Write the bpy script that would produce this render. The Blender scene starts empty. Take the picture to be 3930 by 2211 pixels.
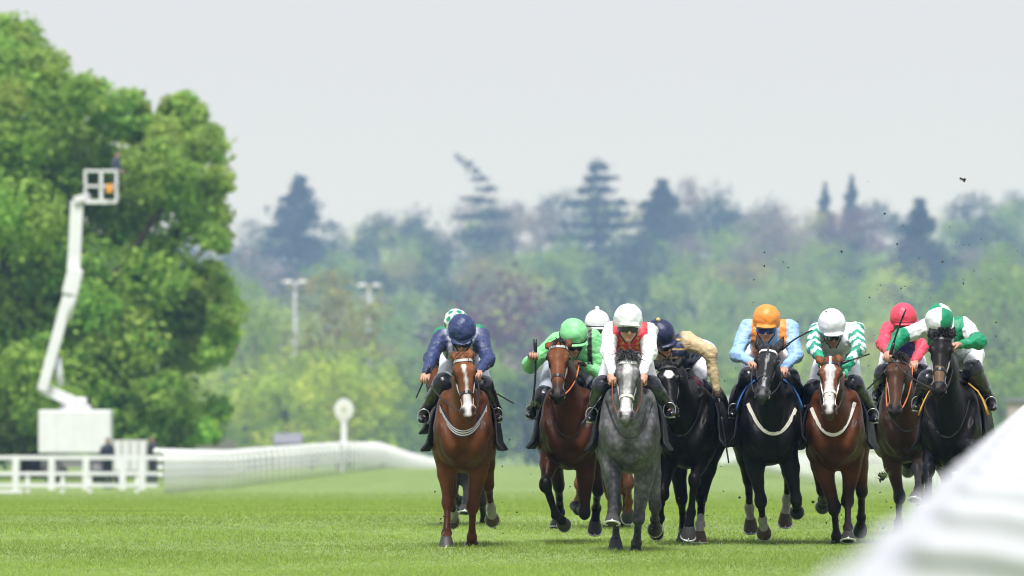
import bpy, math, random
import numpy as np
from mathutils import Vector, Matrix

random.seed(7)
RNG = np.random.default_rng(11)
scene = bpy.context.scene
COL = scene.collection

# ------------------------------------------------------------------ camera
EYE = 1.6            # lens height above the turf where the horses run
FPX = 32750.0        # focal length in pixels of the photograph (300 mm on 36 mm)
CX, HORIZ = 1965.0, 1397.0
cam_d = bpy.data.cameras.new('camera')
cam = bpy.data.objects.new('camera', cam_d)
COL.objects.link(cam)
cam.location = (0, 0, EYE)
cam.rotation_euler = (math.radians(90), 0, 0)
cam_d.sensor_width = 36
cam_d.lens = 300
cam_d.shift_y = (HORIZ - 1105.5) / 3930
cam_d.clip_start = 0.5
cam_d.clip_end = 6000
cam_d.dof.use_dof = True
cam_d.dof.focus_distance = 74.3
cam_d.dof.aperture_fstop = 4.5
scene.camera = cam

# ------------------------------------------------------------------ sky, sun, exposure
SUN_EL, SUN_AZ = 62, 186      # azimuth measured clockwise from +Y; 205 = behind the camera, a little to the left
w = bpy.data.worlds.new('World')
scene.world = w
w.use_nodes = True
nt = w.node_tree
nt.nodes.clear()
o_w = nt.nodes.new('ShaderNodeOutputWorld')
bg = nt.nodes.new('ShaderNodeBackground')
bg.inputs['Strength'].default_value = 0.063
sky = nt.nodes.new('ShaderNodeTexSky')
sky.sky_type = 'NISHITA'
sky.sun_disc = False
sky.sun_elevation = math.radians(SUN_EL)
sky.sun_rotation = math.radians(SUN_AZ)
mixs = nt.nodes.new('ShaderNodeMix')
mixs.data_type = 'RGBA'
mixs.inputs[0].default_value = 0.88          # even cloud cover in front of the blue sky
mixs.inputs[7].default_value = (8.2, 8.25, 9.1, 1)
nt.links.new(sky.outputs[0], mixs.inputs[6])
nt.links.new(mixs.outputs[2], bg.inputs['Color'])
nt.links.new(bg.outputs[0], o_w.inputs['Surface'])
sun_d = bpy.data.lights.new('sun', 'SUN')
sun_d.energy = 3.3
sun_d.angle = math.radians(18)
sun_d.color = (1.0, 0.975, 0.94)
sun = bpy.data.objects.new('sun', sun_d)
COL.objects.link(sun)
sun.rotation_euler = (math.radians(90 - SUN_EL), 0, math.radians(180 - SUN_AZ + 0))
sun.location = (0, 0, 60)
scene.view_settings.view_transform = 'Standard'
scene.view_settings.look = 'None'
scene.view_settings.exposure = 0.6
scene.view_settings.gamma = 1.0
scene.view_settings.use_curve_mapping = False
scene.cycles.use_denoising = True
scene.cycles.max_bounces = 6
scene.cycles.volume_bounces = 1
scene.cycles.use_adaptive_sampling = False
scene.cycles.filter_width = 1.05

# ------------------------------------------------------------------ helpers
def unp(u, v, y):
    """photo pixel at distance y -> world x, z"""
    return (u - CX) * y / FPX, EYE - (v - HORIZ) * y / FPX

def tag(o, label=None, cat=None, group=None, kind=None):
    if label: o['label'] = label
    if cat: o['category'] = cat
    if group: o['group'] = group
    if kind: o['kind'] = kind
    return o

def link(name, data, parent=None, loc=None):
    o = bpy.data.objects.new(name, data)
    COL.objects.link(o)
    if parent: o.parent = parent
    if loc is not None: o.location = loc
    return o

def empty(name, loc, label=None, cat=None, group=None):
    o = link(name, None, None, loc)
    o.empty_display_size = 0.2
    return tag(o, label, cat, group)

def copy_tree(o, parent=None):
    c = o.copy()
    COL.objects.link(c)
    if parent: c.parent = parent
    for ch in o.children: copy_tree(ch, c)
    return c

def np_mesh(name, V, F, mats, col=None, smooth=True, face_mat=None, fcol=None):
    """V (n,3); F (m,3) or (m,4) array, or a list of such arrays"""
    me = bpy.data.meshes.new(name)
    V = np.asarray(V, np.float32)
    Fs = F if isinstance(F, list) else [F]
    Fs = [np.asarray(f, np.int32) for f in Fs if len(f)]
    loops = np.concatenate([f.ravel() for f in Fs])
    sizes = np.concatenate([np.full(len(f), f.shape[1], np.int32) for f in Fs])
    starts = np.concatenate([[0], np.cumsum(sizes)[:-1]]).astype(np.int32)
    me.vertices.add(len(V)); me.vertices.foreach_set('co', V.ravel())
    me.loops.add(len(loops)); me.loops.foreach_set('vertex_index', loops)
    me.polygons.add(len(sizes)); me.polygons.foreach_set('loop_start', starts)
    me.polygons.foreach_set('loop_total', sizes)
    me.polygons.foreach_set('use_smooth', np.full(len(sizes), smooth))
    if face_mat is not None: me.polygons.foreach_set('material_index', np.asarray(face_mat, np.int32))
    for m in (mats if isinstance(mats, (list, tuple)) else [mats]): me.materials.append(m)
    if col is not None:
        a = me.attributes.new('Col', 'FLOAT_COLOR', 'POINT')
        c4 = np.ones((len(V), 4), np.float32); c4[:, :3] = col
        a.data.foreach_set('color', c4.ravel())
    if fcol is not None:
        a = me.attributes.new('Col', 'FLOAT_COLOR', 'FACE')
        c4 = np.ones((len(sizes), 4), np.float32); c4[:, :3] = fcol
        a.data.foreach_set('color', c4.ravel())
    me.update(calc_edges=True)
    me.validate()
    return me

class MB:
    """collects simple solids into one mesh"""
    def __init__(s): s.V, s.F = [], []
    def add(s, V, F):
        b = len(s.V); s.V += [tuple(v) for v in V]; s.F += [tuple(i + b for i in f) for f in F]
        return s
    def box(s, c, size, rot=None):
        hx, hy, hz = size[0] / 2, size[1] / 2, size[2] / 2
        vs = [Vector((x, y, z)) for x in (-hx, hx) for y in (-hy, hy) for z in (-hz, hz)]
        if rot is not None: vs = [rot @ v for v in vs]
        vs = [v + Vector(c) for v in vs]
        return s.add(vs, [(0, 1, 3, 2), (4, 6, 7, 5), (0, 4, 5, 1), (2, 3, 7, 6), (0, 2, 6, 4), (1, 5, 7, 3)])
    def beam(s, a, b, w_, h_):
        a, b = Vector(a), Vector(b); d = b - a
        q = d.to_track_quat('Y', 'Z').to_matrix()
        return s.box((a + b) / 2, (w_, d.length, h_), q)
    def tube(s, pts, r, n=8, cap=True, closed=False):
        pts = [Vector(p) for p in pts]
        m = len(pts)
        rs = r if isinstance(r, (list, tuple)) else [r] * m
        V, F = [], []
        prev = None
        for i, p in enumerate(pts):
            if closed: t = pts[(i + 1) % m] - pts[i - 1]
            else: t = pts[min(i + 1, m - 1)] - pts[max(i - 1, 0)]
            t.normalize()
            if prev is None:
                ref = Vector((0, 0, 1)) if abs(t.z) < 0.9 else Vector((1, 0, 0))
                nx = t.cross(ref).normalized()
            else:
                nx = (prev - t * prev.dot(t)).normalized()
            prev = nx
            ny = t.cross(nx)
            rr = rs[i] if isinstance(rs[i], (list, tuple)) else (rs[i], rs[i])
            for k in range(n):
                a = 2 * math.pi * k / n
                V.append(p + nx * math.cos(a) * rr[0] + ny * math.sin(a) * rr[1])
        for i in range(m if closed else m - 1):
            j = (i + 1) % m
            for k in range(n):
                k2 = (k + 1) % n
                F.append((i * n + k, i * n + k2, j * n + k2, j * n + k))
        if cap and not closed:
            F.append(tuple(range(n))[::-1]); F.append(tuple((m - 1) * n + k for k in range(n)))
        return s.add(V, F)
    def ribbon(s, rows, thick_dir=None):
        """rows: list of point rows (same length) -> sheet"""
        n = len(rows[0]); V = [p for r in rows for p in r]
        F = [(i * n + k, i * n + k + 1, (i + 1) * n + k + 1, (i + 1) * n + k) for i in range(len(rows) - 1) for k in range(n - 1)]
        return s.add(V, F)
    def lathe(s, prof, c=(0, 0, 0), n=16, mat=None):
        V, F = [], []
        for r, z in prof:
            for k in range(n):
                a = 2 * math.pi * k / n
                v = Vector((r * math.cos(a), r * math.sin(a), z))
                if mat is not None: v = mat @ v
                V.append(v + Vector(c))
        for i in range(len(prof) - 1):
            for k in range(n):
                k2 = (k + 1) % n
                F.append((i * n + k, i * n + k2, (i + 1) * n + k2, (i + 1) * n + k))
        F.append(tuple(range(n))[::-1]); F.append(tuple((len(prof) - 1) * n + k for k in range(n)))
        return s.add(V, F)
    def build(s, name, mat, parent=None, smooth=True, loc=None):
        me = bpy.data.meshes.new(name)
        me.from_pydata([tuple(v) for v in s.V], [], s.F)
        me.materials.append(mat)
        if smooth:
            me.polygons.foreach_set('use_smooth', [True] * len(me.polygons))
        me.update()
        return link(name, me, parent, loc)

# ------------------------------------------------------------------ materials
MATS = {}
def mat(name, color=(0.5, 0.5, 0.5), rough=0.6, metal=0.0, attr=False, noise=0.0, nscale=20.0, bump=0.0, bscale=60.0,
        sheen=0.0, trans=0.0, coat=0.0, spec=0.5, stretch=None, dapple=None, mud=False):
    if name in MATS: return MATS[name]
    m = bpy.data.materials.new(name); m.use_nodes = True
    t = m.node_tree; b = t.nodes['Principled BSDF']
    b.inputs['Roughness'].default_value = rough
    b.inputs['Metallic'].default_value = metal
    b.inputs['Specular IOR Level'].default_value = spec
    if coat: b.inputs['Coat Weight'].default_value = coat; b.inputs['Coat Roughness'].default_value = 0.3
    if sheen: b.inputs['Sheen Weight'].default_value = sheen; b.inputs['Sheen Roughness'].default_value = 0.4
    b.inputs['Base Color'].default_value = (*color, 1)
    tc = t.nodes.new('ShaderNodeTexCoord')
    src = tc.outputs['Object']
    if stretch:
        mp = t.nodes.new('ShaderNodeMapping'); mp.inputs['Scale'].default_value = stretch
        t.links.new(src, mp.inputs[0]); src = mp.outputs[0]
    out = None
    if attr:
        a = t.nodes.new('ShaderNodeAttribute'); a.attribute_name = 'Col'
        out = a.outputs['Color']
    if noise:
        n = t.nodes.new('ShaderNodeTexNoise'); n.inputs['Scale'].default_value = nscale; n.inputs['Detail'].default_value = 5
        t.links.new(src, n.inputs['Vector'])
        mr = t.nodes.new('ShaderNodeMapRange')
        mr.inputs[1].default_value = 0.25; mr.inputs[2].default_value = 0.75
        mr.inputs[3].default_value = 1 - noise; mr.inputs[4].default_value = 1 + noise
        t.links.new(n.outputs[0], mr.inputs[0])
        mx = t.nodes.new('ShaderNodeMix'); mx.data_type = 'RGBA'; mx.blend_type = 'MULTIPLY'; mx.inputs[0].default_value = 1
        if out is not None: t.links.new(out, mx.inputs[6])
        else: mx.inputs[6].default_value = (*color, 1)
        t.links.new(mr.outputs[0], mx.inputs[7])
        out = mx.outputs[2]
    if dapple:
        v = t.nodes.new('ShaderNodeTexVoronoi'); v.inputs['Scale'].default_value = dapple
        t.links.new(src, v.inputs['Vector'])
        n2 = t.nodes.new('ShaderNodeTexNoise'); n2.inputs['Scale'].default_value = dapple * 0.35; n2.inputs['Detail'].default_value = 6
        t.links.new(src, n2.inputs['Vector'])
        ad = t.nodes.new('ShaderNodeMath'); ad.operation = 'ADD'
        t.links.new(v.outputs['Distance'], ad.inputs[0]); t.links.new(n2.outputs[0], ad.inputs[1])
        mr = t.nodes.new('ShaderNodeMapRange'); mr.inputs[1].default_value = 0.65; mr.inputs[2].default_value = 1.15
        mr.inputs[3].default_value = 1.28; mr.inputs[4].default_value = 0.68
        t.links.new(ad.outputs[0], mr.inputs[0])
        mx = t.nodes.new('ShaderNodeMix'); mx.data_type = 'RGBA'; mx.blend_type = 'MULTIPLY'; mx.inputs[0].default_value = 1
        t.links.new(out, mx.inputs[6]); t.links.new(mr.outputs[0], mx.inputs[7])
        out = mx.outputs[2]
    if mud:
        n3 = t.nodes.new('ShaderNodeTexNoise'); n3.inputs['Scale'].default_value = 3.2; n3.inputs['Detail'].default_value = 3   # mottled sweat on the hair
        t.links.new(tc.outputs['Object'], n3.inputs['Vector'])
        m3 = t.nodes.new('ShaderNodeMapRange'); m3.inputs[1].default_value = .3; m3.inputs[2].default_value = .7; m3.inputs[3].default_value = .52; m3.inputs[4].default_value = 1.38
        t.links.new(n3.outputs[0], m3.inputs[0])
        x3 = t.nodes.new('ShaderNodeMix'); x3.data_type = 'RGBA'; x3.blend_type = 'MULTIPLY'; x3.inputs[0].default_value = 1
        t.links.new(out, x3.inputs[6]); t.links.new(m3.outputs[0], x3.inputs[7]); out = x3.outputs[2]
        n4 = t.nodes.new('ShaderNodeTexNoise'); n4.inputs['Scale'].default_value = 42; n4.inputs['Detail'].default_value = 2
        t.links.new(tc.outputs['Object'], n4.inputs['Vector'])
        m4 = t.nodes.new('ShaderNodeMapRange'); m4.inputs[1].default_value = .70; m4.inputs[2].default_value = .74; m4.inputs[3].default_value = 0; m4.inputs[4].default_value = .55
        t.links.new(n4.outputs[0], m4.inputs[0])
        x4 = t.nodes.new('ShaderNodeMix'); x4.data_type = 'RGBA'; x4.inputs[7].default_value = (.06, .048, .030, 1)
        t.links.new(m4.outputs[0], x4.inputs[0]); t.links.new(out, x4.inputs[6]); out = x4.outputs[2]
        m5 = t.nodes.new('ShaderNodeMapRange'); m5.inputs[3].default_value = rough - .1; m5.inputs[4].default_value = rough + .25
        t.links.new(n3.outputs[0], m5.inputs[0]); t.links.new(m5.outputs[0], b.inputs['Roughness'])
    if out is not None: t.links.new(out, b.inputs['Base Color'])
    if bump:
        n = t.nodes.new('ShaderNodeTexNoise'); n.inputs['Scale'].default_value = bscale; n.inputs['Detail'].default_value = 4
        t.links.new(src, n.inputs['Vector'])
        bp = t.nodes.new('ShaderNodeBump'); bp.inputs['Strength'].default_value = bump; bp.inputs['Distance'].default_value = 0.02
        t.links.new(n.outputs[0], bp.inputs['Height']); t.links.new(bp.outputs[0], b.inputs['Normal'])
    if trans:
        tr = t.nodes.new('ShaderNodeBsdfTranslucent')
        if out is not None: t.links.new(out, tr.inputs[0])
        else: tr.inputs[0].default_value = (*color, 1)
        ms = t.nodes.new('ShaderNodeMixShader'); ms.inputs[0].default_value = trans
        t.links.new(b.outputs[0], ms.inputs[1]); t.links.new(tr.outputs[0], ms.inputs[2])
        t.links.new(ms.outputs[0], t.nodes['Material Output'].inputs['Surface'])
    MATS[name] = m
    return m

WHITE = mat('white plastic', (0.82, 0.83, 0.85), 0.4, noise=0.05, nscale=3)
WHITE_DIM = mat('dimmed white plastic', (0.50, 0.515, 0.55), 0.45, noise=0.08, nscale=2)  # white plastic dimmed in colour, to bring grey shade into the near rail
WPAINT = mat('white paint', (0.70, 0.71, 0.74), 0.5, noise=0.06, nscale=2)
BLACKL = mat('black leather', (0.012, 0.012, 0.014), 0.35, bump=0.2, bscale=60)
STEEL = mat('steel', (0.6, 0.6, 0.62), 0.3, 0.9)
ALU = mat('aluminium shoe', (0.75, 0.76, 0.78), 0.35, 0.6)
SKINM = mat('skin', attr=True, rough=0.5, noise=0.08, nscale=30)
SILK = mat('silk', attr=True, rough=0.5, noise=0.08, nscale=15, bump=0.6, bscale=14, sheen=0.1, stretch=(1, 1, 1.8))
CAPM = mat('cap silk', attr=True, rough=0.45, noise=0.05, nscale=20, bump=0.35, bscale=18)
CLOTHB = mat('black cloth', (0.012, 0.013, 0.018), 0.7, bump=0.4, bscale=25)
BOOTM = mat('boot leather', (0.010, 0.010, 0.013), 0.22, bump=0.35, bscale=30, coat=0.3)
LENS = mat('dark lens', (0.008, 0.008, 0.012), 0.08, coat=0.5)
HAIRM = mat('horse hair', attr=True, rough=0.5, noise=0.25, nscale=60)
HOOFM = mat('hoof horn', attr=True, rough=0.55, noise=0.2, nscale=40)
COAT = mat('horse coat', attr=True, rough=0.34, noise=0.24, nscale=11, bump=0.55, bscale=10, spec=0.10, stretch=(1, 1, 0.5), mud=True)
COATG = mat('dappled grey coat', attr=True, rough=0.45, noise=0.42, nscale=7, bump=0.5, bscale=10, dapple=22, spec=0.2, mud=True)
EYEM = mat('eye', (0.006, 0.004, 0.003), 0.08, coat=0.6)

# ------------------------------------------------------------------ distance fields
def v3(p): return np.array(p, float)
def nrm(a): return a / (np.linalg.norm(a) + 1e-9)

class RC:
    """tapered capsule with an elliptic section: r = (lateral, other) at each end"""
    def __init__(s, a, b, ra, rb, col=None, k=0.03, lat=(1, 0, 0), op=1):
        s.a, s.b = v3(a), v3(b)
        s.ra = ra if isinstance(ra, tuple) else (ra, ra)
        s.rb = rb if isinstance(rb, tuple) else (rb, rb)
        s.col, s.k, s.op = col, k, op
        ab = s.b - s.a; s.l2 = max(ab @ ab, 1e-9); s.t = nrm(ab)
        L = v3(lat); L = L - s.t * (L @ s.t)
        if np.linalg.norm(L) < 1e-3: L = np.cross(s.t, (0, 1, 0.01))
        s.L = nrm(L); s.N = np.cross(s.t, s.L)
        m = max(*s.ra, *s.rb)
        s.lo = np.minimum(s.a, s.b) - m; s.hi = np.maximum(s.a, s.b) + m
    def d(s, x, y, z, want_t=False):
        ab = s.b - s.a
        qx, qy, qz = x - s.a[0], y - s.a[1], z - s.a[2]
        t = np.clip((qx * ab[0] + qy * ab[1] + qz * ab[2]) / s.l2, 0, 1)
        cx, cy, cz = qx - t * ab[0], qy - t * ab[1], qz - t * ab[2]
        rl = s.ra[0] + (s.rb[0] - s.ra[0]) * t; rn = s.ra[1] + (s.rb[1] - s.ra[1]) * t
        el = (cx * s.L[0] + cy * s.L[1] + cz * s.L[2]) / rl
        en = (cx * s.N[0] + cy * s.N[1] + cz * s.N[2]) / rn
        ea = (cx * s.t[0] + cy * s.t[1] + cz * s.t[2]) / ((rl + rn) / 2)
        d = (np.sqrt(el * el + en * en + ea * ea) - 1) * np.minimum(rl, rn)
        return (d, t) if want_t else d

class EL:
    def __init__(s, c, r, R=None, col=None, k=0.03, op=1):
        s.c, s.r, s.col, s.k, s.op = v3(c), v3(r), col, k, op
        s.R = np.eye(3) if R is None else np.array(R, float)   # rows: local axes
        m = max(r)
        s.lo, s.hi = s.c - m, s.c + m
    def d(s, x, y, z, want_t=False):
        q = (x - s.c[0], y - s.c[1], z - s.c[2])
        k2 = 0
        tt = None
        for i in range(3):
            e = (q[0] * s.R[i][0] + q[1] * s.R[i][1] + q[2] * s.R[i][2]) / s.r[i]
            k2 = k2 + e * e
            if i == 2: tt = e
        d = (np.sqrt(k2) - 1) * s.r.min()
        return (d, np.clip(tt * 0.5 + 0.5, 0, 1)) if want_t else d

class Field:
    def __init__(s, prims, h, pad=0.04):
        s.prims, s.h = prims, h
        lo = np.min([p.lo for p in prims if p.op > 0], 0) - pad; hi = np.max([p.hi for p in prims if p.op > 0], 0) + pad
        s.lo = lo; s.n = np.ceil((hi - lo) / h).astype(int) + 1
        s.D = np.full(s.n, 0.6, np.float32)
        for p in prims:
            m = p.k + 2.5 * h + 0.02
            i0 = np.maximum(np.floor((p.lo - m - lo) / h).astype(int), 0)
            i1 = np.minimum(np.ceil((p.hi + m - lo) / h).astype(int) + 1, s.n)
            if (i1 <= i0).any(): continue
            ax = [(lo[a] + h * np.arange(i0[a], i1[a])).astype(np.float32) for a in range(3)]
            d2 = p.d(ax[0][:, None, None], ax[1][None, :, None], ax[2][None, None, :]).astype(np.float32)
            sl = tuple(slice(i0[a], i1[a]) for a in range(3))
            d1 = s.D[sl]
            if p.op < 0:
                d2 = -d2
                hh = np.clip(0.5 - 0.5 * (d1 - d2) / p.k, 0, 1)
                s.D[sl] = d1 + (d2 - d1) * hh + p.k * hh * (1 - hh)
            else:
                hh = np.clip(0.5 + 0.5 * (d1 - d2) / p.k, 0, 1)
                s.D[sl] = d1 + (d2 - d1) * hh - p.k * hh * (1 - hh)
    def mesh(s):
        D, lo, h = s.D, s.lo, s.h
        ins = D < 0
        c = np.zeros(np.array(D.shape) - 1, np.int8)
        offs = [(i, j, k) for i in (0, 1) for j in (0, 1) for k in (0, 1)]
        sh = c.shape
        for (i, j, k) in offs: c += ins[i:i + sh[0], j:j + sh[1], k:k + sh[2]]
        idx = np.argwhere((c > 0) & (c < 8))
        n = len(idx)
        ids = np.full(sh, -1, np.int32); ids[idx[:, 0], idx[:, 1], idx[:, 2]] = np.arange(n)
        val = np.stack([D[idx[:, 0] + i, idx[:, 1] + j, idx[:, 2] + k] for (i, j, k) in offs], 1)
        P = np.zeros((n, 3)); cnt = np.zeros(n)
        for a in range(8):
            for b in range(a + 1, 8):
                oa, ob = np.array(offs[a]), np.array(offs[b])
                if np.abs(oa - ob).sum() != 1: continue
                m = (val[:, a] < 0) != (val[:, b] < 0)
                t = val[m, a] / (val[m, a] - val[m, b])
                P[m] += oa + t[:, None] * (ob - oa); cnt[m] += 1
        P = (idx + P / cnt[:, None]) * h + lo
        F = []
        for ax in range(3):
            s0 = [slice(None)] * 3; s1 = [slice(None)] * 3
            s0[ax] = slice(0, -1); s1[ax] = slice(1, None)
            a, b = ins[tuple(s0)], ins[tuple(s1)]
            e = np.argwhere(a != b)
            e = e[(e[:, (ax + 1) % 3] > 0) & (e[:, (ax + 2) % 3] > 0)]
            fl = a[e[:, 0], e[:, 1], e[:, 2]]
            u, w_ = np.zeros(3, int), np.zeros(3, int); u[(ax + 1) % 3] = 1; w_[(ax + 2) % 3] = 1
            q = []
            ok = np.ones(len(e), bool)
            for d in (u * 0, u, u + w_, w_):
                g = e - d
                g = np.minimum(g, np.array(sh) - 1)
                q.append(ids[g[:, 0], g[:, 1], g[:, 2]])
            q = np.stack(q, 1)
            q[~fl] = q[~fl][:, ::-1]
            q = q[(q >= 0).all(1)]
            F.append(q[:, ::-1])
        F = np.concatenate(F)
        # one light smoothing pass
        for _ in range(1):
            acc = np.zeros_like(P); ct = np.zeros(len(P))
            for i in range(4):
                np.add.at(acc, F[:, i], P[F[:, (i + 1) % 4]]); np.add.at(ct, F[:, i], 1)
            P = P * 0.5 + 0.5 * acc / np.maximum(ct, 1)[:, None]
        return P, F
    def colors(s, P, default=(0.5, 0.5, 0.5), soft=0.012):
        acc = np.zeros((len(P), 3)); wt = np.full(len(P), 1e-9)
        best = np.zeros((len(P), 3)) + np.array(default)
        for p in s.prims:
            if p.col is None or p.op < 0: continue
            m = ((P > p.lo - 0.08) & (P < p.hi + 0.08)).all(1)
            if not m.any(): continue
            q = P[m]
            d, t = p.d(q[:, 0], q[:, 1], q[:, 2], True)
            c = p.col(t, q) if callable(p.col) else np.broadcast_to(np.array(p.col, float), (len(q), 3))
            w_ = np.exp(-np.clip(d + 0.02, -0.02, 1) / soft)
            acc[m] += c * w_[:, None]; wt[m] += w_
        ok = wt > 1e-7
        best[ok] = acc[ok] / wt[ok][:, None]
        return best
    def sample(s, p):
        g = (v3(p) - s.lo) / s.h
        i = np.floor(g).astype(int)
        if (i < 0).any() or (i >= s.n - 1).any(): return 0.5
        f = g - i
        c = s.D[i[0]:i[0] + 2, i[1]:i[1] + 2, i[2]:i[2] + 2]
        c = c[0] * (1 - f[0]) + c[1] * f[0]; c = c[0] * (1 - f[1]) + c[1] * f[1]
        return c[0] * (1 - f[2]) + c[1] * f[2]
    def hit(s, o, d, far=2.0, off=0.0, step=0.012):
        """march from o along d until inside; returns the point (pulled back by off) or None"""
        o, d = v3(o), nrm(v3(d)); t = 0
        while t < far:
            if s.sample(o + d * t) < 0: return o + d * (t - off)
            t += step
        return None

def bands(*bs):
    """colour along a limb: (t_end, colour), ..."""
    def f(t, q):
        c = np.zeros((len(t), 3)); lo = -1
        for te, cc in bs:
            c[(t > lo) & (t <= te)] = cc; lo = te
        c[t > lo] = bs[-1][1]
        return c
    return f

_wv = [(RNG.normal(size=3), RNG.uniform(0, 6.28)) for _ in range(14)]
def wrinkle(P, amp, freq, st=(1, 1, 1)):
    s = np.zeros(len(P))
    for i, (d, ph) in enumerate(_wv):
        f = freq * (0.6 + 0.12 * i)
        s += np.sin((P * np.array(st)) @ nrm(d) * f + ph + 1.7 * np.sin(P @ np.roll(nrm(d), 1) * f * 0.5 + ph)) / (1 + 0.15 * i)
    return amp * s / 4

def displace(P, F, amt):
    n = np.cross(P[F[:, 1]] - P[F[:, 0]], P[F[:, 2]] - P[F[:, 0]])
    N = np.zeros_like(P)
    for i in range(4): np.add.at(N, F[:, i], n)
    N /= np.linalg.norm(N, axis=1)[:, None] + 1e-12
    return P + N * amt[:, None]
# ------------------------------------------------------------------ terrain
PY = np.array([-80, 0, 90, 150, 200, 262, 310, 380, 450, 560, 700, 900, 1100, 1300, 1500, 1900, 2400, 3000], float)
PZ = np.array([0, 0, 0, -.85, -1.6, -2.37, -2.9, -3.25, -3.9, -5.6, -7.6, -10, -10, -3, 6, 21, 26, 26], float)
BK = 1.6      # the valley and the hill beyond it are this much farther and larger
PZ = np.where(PY >= 900, 1.6 + (PZ - 1.6) * BK, PZ); PY = np.where(PY >= 900, PY * BK, PY)
def gz(x, y):
    x = np.asarray(x, float); y = np.asarray(y, float)
    z = np.interp(y, PY, PZ)
    far = BK * np.clip((y - 1600) / 1280, 0, 1)
    z = z + far * (2.0 + .020 * np.clip(x, -240, 240)) + far * (1.5 * np.sin(x * .013 + 1.0) + 1.5 * np.sin(x * .0375 + y * .0025))
    return z + np.clip((y - 200) / 250, 0, 1) * .22 * np.clip((x + 4) / 8, 0, 1)

def ground():
    ys = np.concatenate([np.arange(-60, 60, 10), np.arange(60, 130, 2.5), np.arange(130, 500, 10), np.arange(500, 4650, 50)])
    xs = np.concatenate([np.arange(-840, -40, 50), np.arange(-40, 41, 4), np.arange(90, 841, 50)])
    X, Y = np.meshgrid(xs, ys); Z = gz(X, Y)
    nx = len(xs); V = np.stack([X.ravel(), Y.ravel(), Z.ravel()], 1)
    i, j = np.meshgrid(np.arange(len(ys) - 1), np.arange(nx - 1), indexing='ij'); b = (i * nx + j).ravel()
    F = np.stack([b, b + 1, b + nx + 1, b + nx], 1)
    m = bpy.data.materials.new('turf'); m.use_nodes = True; t = m.node_tree; bs = t.nodes['Principled BSDF']
    bs.inputs['Roughness'].default_value = .9; bs.inputs['Specular IOR Level'].default_value = .15
    tc = t.nodes.new('ShaderNodeTexCoord')
    def noise(scale, stretch, det=5):
        mp = t.nodes.new('ShaderNodeMapping'); mp.inputs['Scale'].default_value = stretch; t.links.new(tc.outputs['Object'], mp.inputs[0])
        n = t.nodes.new('ShaderNodeTexNoise'); n.inputs['Scale'].default_value = scale; n.inputs['Detail'].default_value = det; t.links.new(mp.outputs[0], n.inputs['Vector']); return n.outputs[0]
    r = t.nodes.new('ShaderNodeValToRGB'); t.links.new(noise(1.0, (.5, .09, 1), 8), r.inputs[0])
    r.color_ramp.elements[0].position = .3; r.color_ramp.elements[0].color = (.170, .250, .074, 1)
    r.color_ramp.elements[1].position = .72; r.color_ramp.elements[1].color = (.225, .310, .108, 1)
    r2 = t.nodes.new('ShaderNodeValToRGB'); t.links.new(noise(6, (1, .25, 1), 6), r2.inputs[0])
    r2.color_ramp.elements[0].position = .3; r2.color_ramp.elements[0].color = (.7, .7, .7, 1); r2.color_ramp.elements[1].position = .7; r2.color_ramp.elements[1].color = (1.2, 1.2, 1.1, 1)
    mx = t.nodes.new('ShaderNodeMix'); mx.data_type = 'RGBA'; mx.blend_type = 'MULTIPLY'; mx.inputs[0].default_value = 1
    t.links.new(r.outputs[0], mx.inputs[6]); t.links.new(r2.outputs[0], mx.inputs[7]); t.links.new(mx.outputs[2], bs.inputs['Base Color'])
    bp = t.nodes.new('ShaderNodeBump'); bp.inputs['Strength'].default_value = .6; bp.inputs['Distance'].default_value = .08
    t.links.new(noise(10, (1, .5, 1)), bp.inputs['Height']); t.links.new(bp.outputs[0], bs.inputs['Normal'])
    o = link('ground', np_mesh('ground', V, F, m)); tag(o, 'mown green turf of the racecourse running downhill to the woods', 'turf', kind='structure')
ground()

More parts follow.
